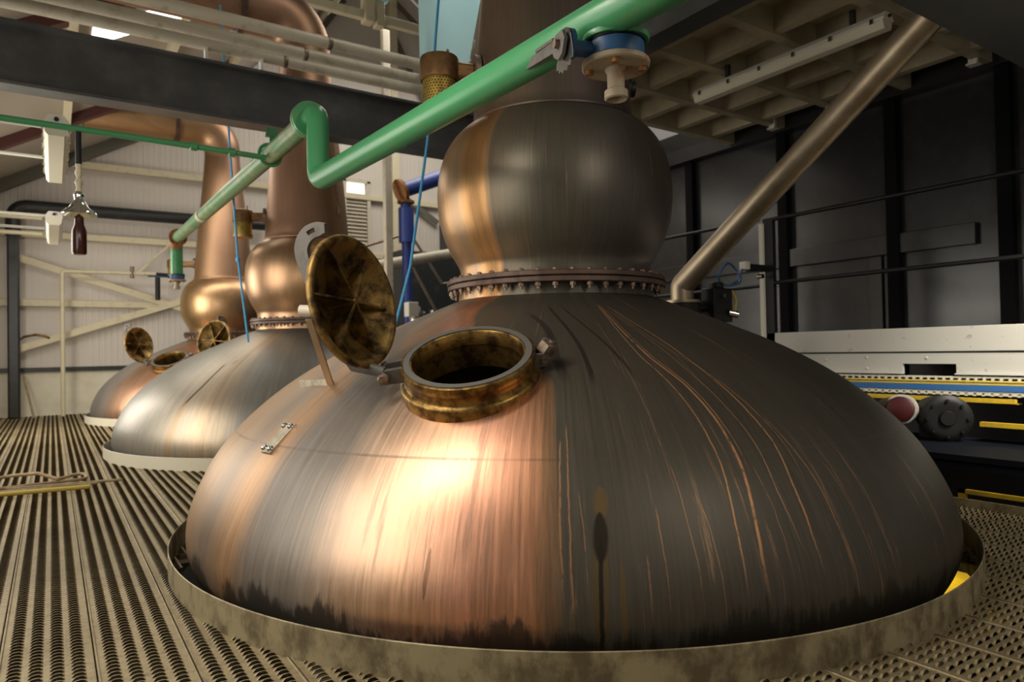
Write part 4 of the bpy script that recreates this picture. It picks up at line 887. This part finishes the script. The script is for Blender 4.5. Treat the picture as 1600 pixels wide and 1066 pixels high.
# cable tray with cables, below the platform edge
ct = thing('cable_tray', 'perforated white cable tray running under the platform edge', 'tray', (6.02, 0, 0.60))
ty = MB().box((0.0, -0.6, 0.0), (0.17, 4.3, 0.006))
for k in range(80):
    y = -0.5 + k * 0.06
    ty.box((-0.004, y, 0.0), (0.0, y + 0.036, 0.03)); ty.box((0.17, y, 0.1), (0.174, y + 0.036, 0.13))
ty.box((0.17, -0.6, 0.0), (0.173, 4.3, 0.145)); ty.box((-0.004, -0.6, 0.0), (0.0, 4.3, 0.006)); ty.box((-0.004, -0.6, 0.027), (0.0, 4.3, 0.032))
obj('tray', ty, 'white_steel', ct, smooth=False)
for k in range(4):
    tag(obj('cable', MB().tube([(6.045 + 0.022 * k, -0.6, 0.640 + 0.010 * k), (6.045 + 0.022 * k, 4.3, 0.636 + 0.010 * k)], 0.011, 8), 'blue_cable'), 'blue cable lying in the tray under the platform', 'cable', 'blue cables in the tray')
for k in range(2):
    tag(obj('cable', MB().tube([(6.15 - 0.004, -0.6, 0.682 + 0.023 * k), (6.15, 4.3, 0.680 + 0.023 * k)], 0.011, 8), 'yellow_hose'), 'yellow brown cable at the back of the tray under the platform', 'cable', 'yellow cables in the tray')
tag(obj('edge_strip', MB().box((5.98, 2.2, 0.545), (6.01, 4.2, 0.585)).box((5.98, 2.2, 0.545), (6.10, 4.2, 0.552)), 'yellow'), 'long yellow edge strip just under the cable tray', 'strip', 'yellow edge strips')
tag(obj('edge_strip', MB().box((5.75, 0.8, 0.385), (5.80, 2.35, 0.425)).box((5.75, 0.8, 0.385), (5.95, 2.35, 0.392)), 'yellow'), 'short yellow edge strip beside the black motor', 'strip', 'yellow edge strips')
mt = thing('agitator_motor', 'round black motor end facing out under the cable tray', 'motor', (5.62, 2.52, 0.45))
T = frame((0, 0, 0), (-0.80, -0.60, 0.0))
obj('end_cap', MB().lathe([(0.0, 0.055), (0.05, 0.055), (0.06, 0.03), (0.12, 0.035), (0.15, 0.03), (0.175, 0.012), (0.178, -0.04), (0.15, -0.06)], 36, T), 'black', mt)
obj('housing', MB().lathe([(0.15, -0.05), (0.14, -0.06), (0.14, -0.40), (0.0, -0.42)], 30, T), 'black', mt)
obj('stand', MB().box((0.10, 0.05, -0.172), (0.30, 0.25, -0.08)), 'black', mt)
for k in range(8):
    a = 2 * pi * k / 8
    obj('bolt', MB().lathe([(0.0, 0.05), (0.012, 0.05), (0.012, 0.02)], 6, T @ Matrix.Translation((0.135 * cos(a), 0.135 * sin(a), 0))), 'black', mt)
rd = thing('valve_flange', 'red disc with a pale rim behind the black motor', 'valve', (5.62, 2.86, 0.50))
obj('disc', MB().lathe([(0.0, 0.02), (0.085, 0.02), (0.10, 0.01), (0.10, -0.02), (0.0, -0.02)], 32, frame((0, 0, 0), (-0.97, -0.22, 0.1))), 'red', rd)
obj('rim', MB().lathe([(0.08, -0.022), (0.118, -0.022), (0.118, -0.06), (0.08, -0.06)], 32, frame((0, 0, 0), (-0.97, -0.22, 0.1)), loop=True), 'plat', rd)
obj('body', MB().tube([(0.04, 0.03, -0.015), (0.36, 0.28, -0.05)], 0.11, 24).tube([(0.3, 0.24, -0.1), (0.3, 0.24, -0.222)], 0.05, 12), 'black', rd)
tk = thing('tank', 'dark navy tank standing in the gap beside the platform', 'tank', (5.45, 1.6, -2.6))
obj('shell', MB().box((-0.45, -2.2, 0), (0.55, 2.6, 2.84)), 'tank', tk, bevel=0.06)
obj('rim_bar', MB().box((-0.46, -2.2, 2.835), (0.56, 2.6, 2.875)), 'tank', tk)
tag(obj('kerb', MB().box((4.675, -0.6, -0.10), (4.69, 2.75, 0.055)), 'curb'), 'low steel kerb at the open edge of the walkway', 'kerb')
tag(obj('guard_bar', MB().box((4.74, -0.6, 0.075), (4.77, 2.07, 0.10)).box((4.74, 2.03, -0.10), (4.77, 2.07, 0.10)), 'yellow'), 'yellow guard bar just past the low steel kerb', 'bar')
yb_ = tag(obj('floor_beam', MB().box((3.9, 1.75, -0.60), (5.2, 2.45, -0.50)), 'yellow', bevel=0.01), 'yellow beam seen below the floor through the rim gap', 'beam')
area('undercroft_lamp', (4.6, 2.3, -0.12), (-0.05, -0.15, -1), 0.3, 0.3, 3, (1.0, 0.85, 0.35))

for y, lab in ((3.07, 'white bracket under the coffered ceiling edge, nearest the sloping tube top'), (4.58, 'middle white bracket of three under the coffered ceiling edge'), (5.35, 'farthest white bracket of three under the coffered ceiling edge')):
    b_ = thing('hanger_bracket', lab, 'bracket', (7.60, y, 3.86), 0, 'white ceiling brackets')
    obj('web', MB().box((-0.02, -0.04, -0.08), (0.02, 0.04, 0.20)), 'white_steel', b_)
    obj('foot', MB().box((-0.05, -0.05, -0.10), (0.05, 0.05, -0.08)), 'white_steel', b_)
pc = thing('pull_cord', 'dark cord with a brown toggle hanging in front of the middle still neck', 'cord', (2.79, 7.78, 2.69))
obj('cord', MB().tube([(-0.06, 0, 0.9), (-0.03, 0, 0.45), (0, 0, 0.0), (0.03, 0, -0.35)], 0.012, 8), 'bolt', pc)
obj('toggle', MB().lathe([(0.0, 0.06), (0.028, 0.05), (0.032, 0.0), (0.024, -0.07), (0.0, -0.08)], 14), 'rod', pc)

# ------------------------------------------------------------------ odds and ends on the walkway
tag(obj('pole', MB().tube([(-0.62, 6.36, 0.032), (0.24, 6.25, 0.032)], 0.018, 10), 'yellow_hose'), 'yellow pole lying on the walkway planks', 'pole')
tag(obj('rod', MB().tube([(-0.60, 6.50, 0.028), (0.30, 6.42, 0.028)], 0.010, 8), 'rod'), 'thin brown rod lying right beside the yellow pole', 'rod', 'brown rods on the walkway')
tag(obj('rod', MB().tube([(-0.30, 6.58, 0.028), (0.47, 6.46, 0.028)], 0.012, 8), 'rod'), 'longer brown rod lying beyond the yellow pole', 'rod', 'brown rods on the walkway')
lp = MB().tube(fillet([(-0.65, 6.95, 0.03), (-0.30, 7.15, 0.05), (-0.10, 6.85, 0.09), (0.05, 6.65, 0.05), (-0.02, 6.75, 0.03), (0.22, 6.95, 0.05), (0.24, 6.70, 0.03), (-0.35, 6.62, 0.03)], 0.08), 0.014, 8)
tag(obj('hose', lp, 'rod'), 'thin tan hose looped on the walkway behind the yellow pole', 'hose')
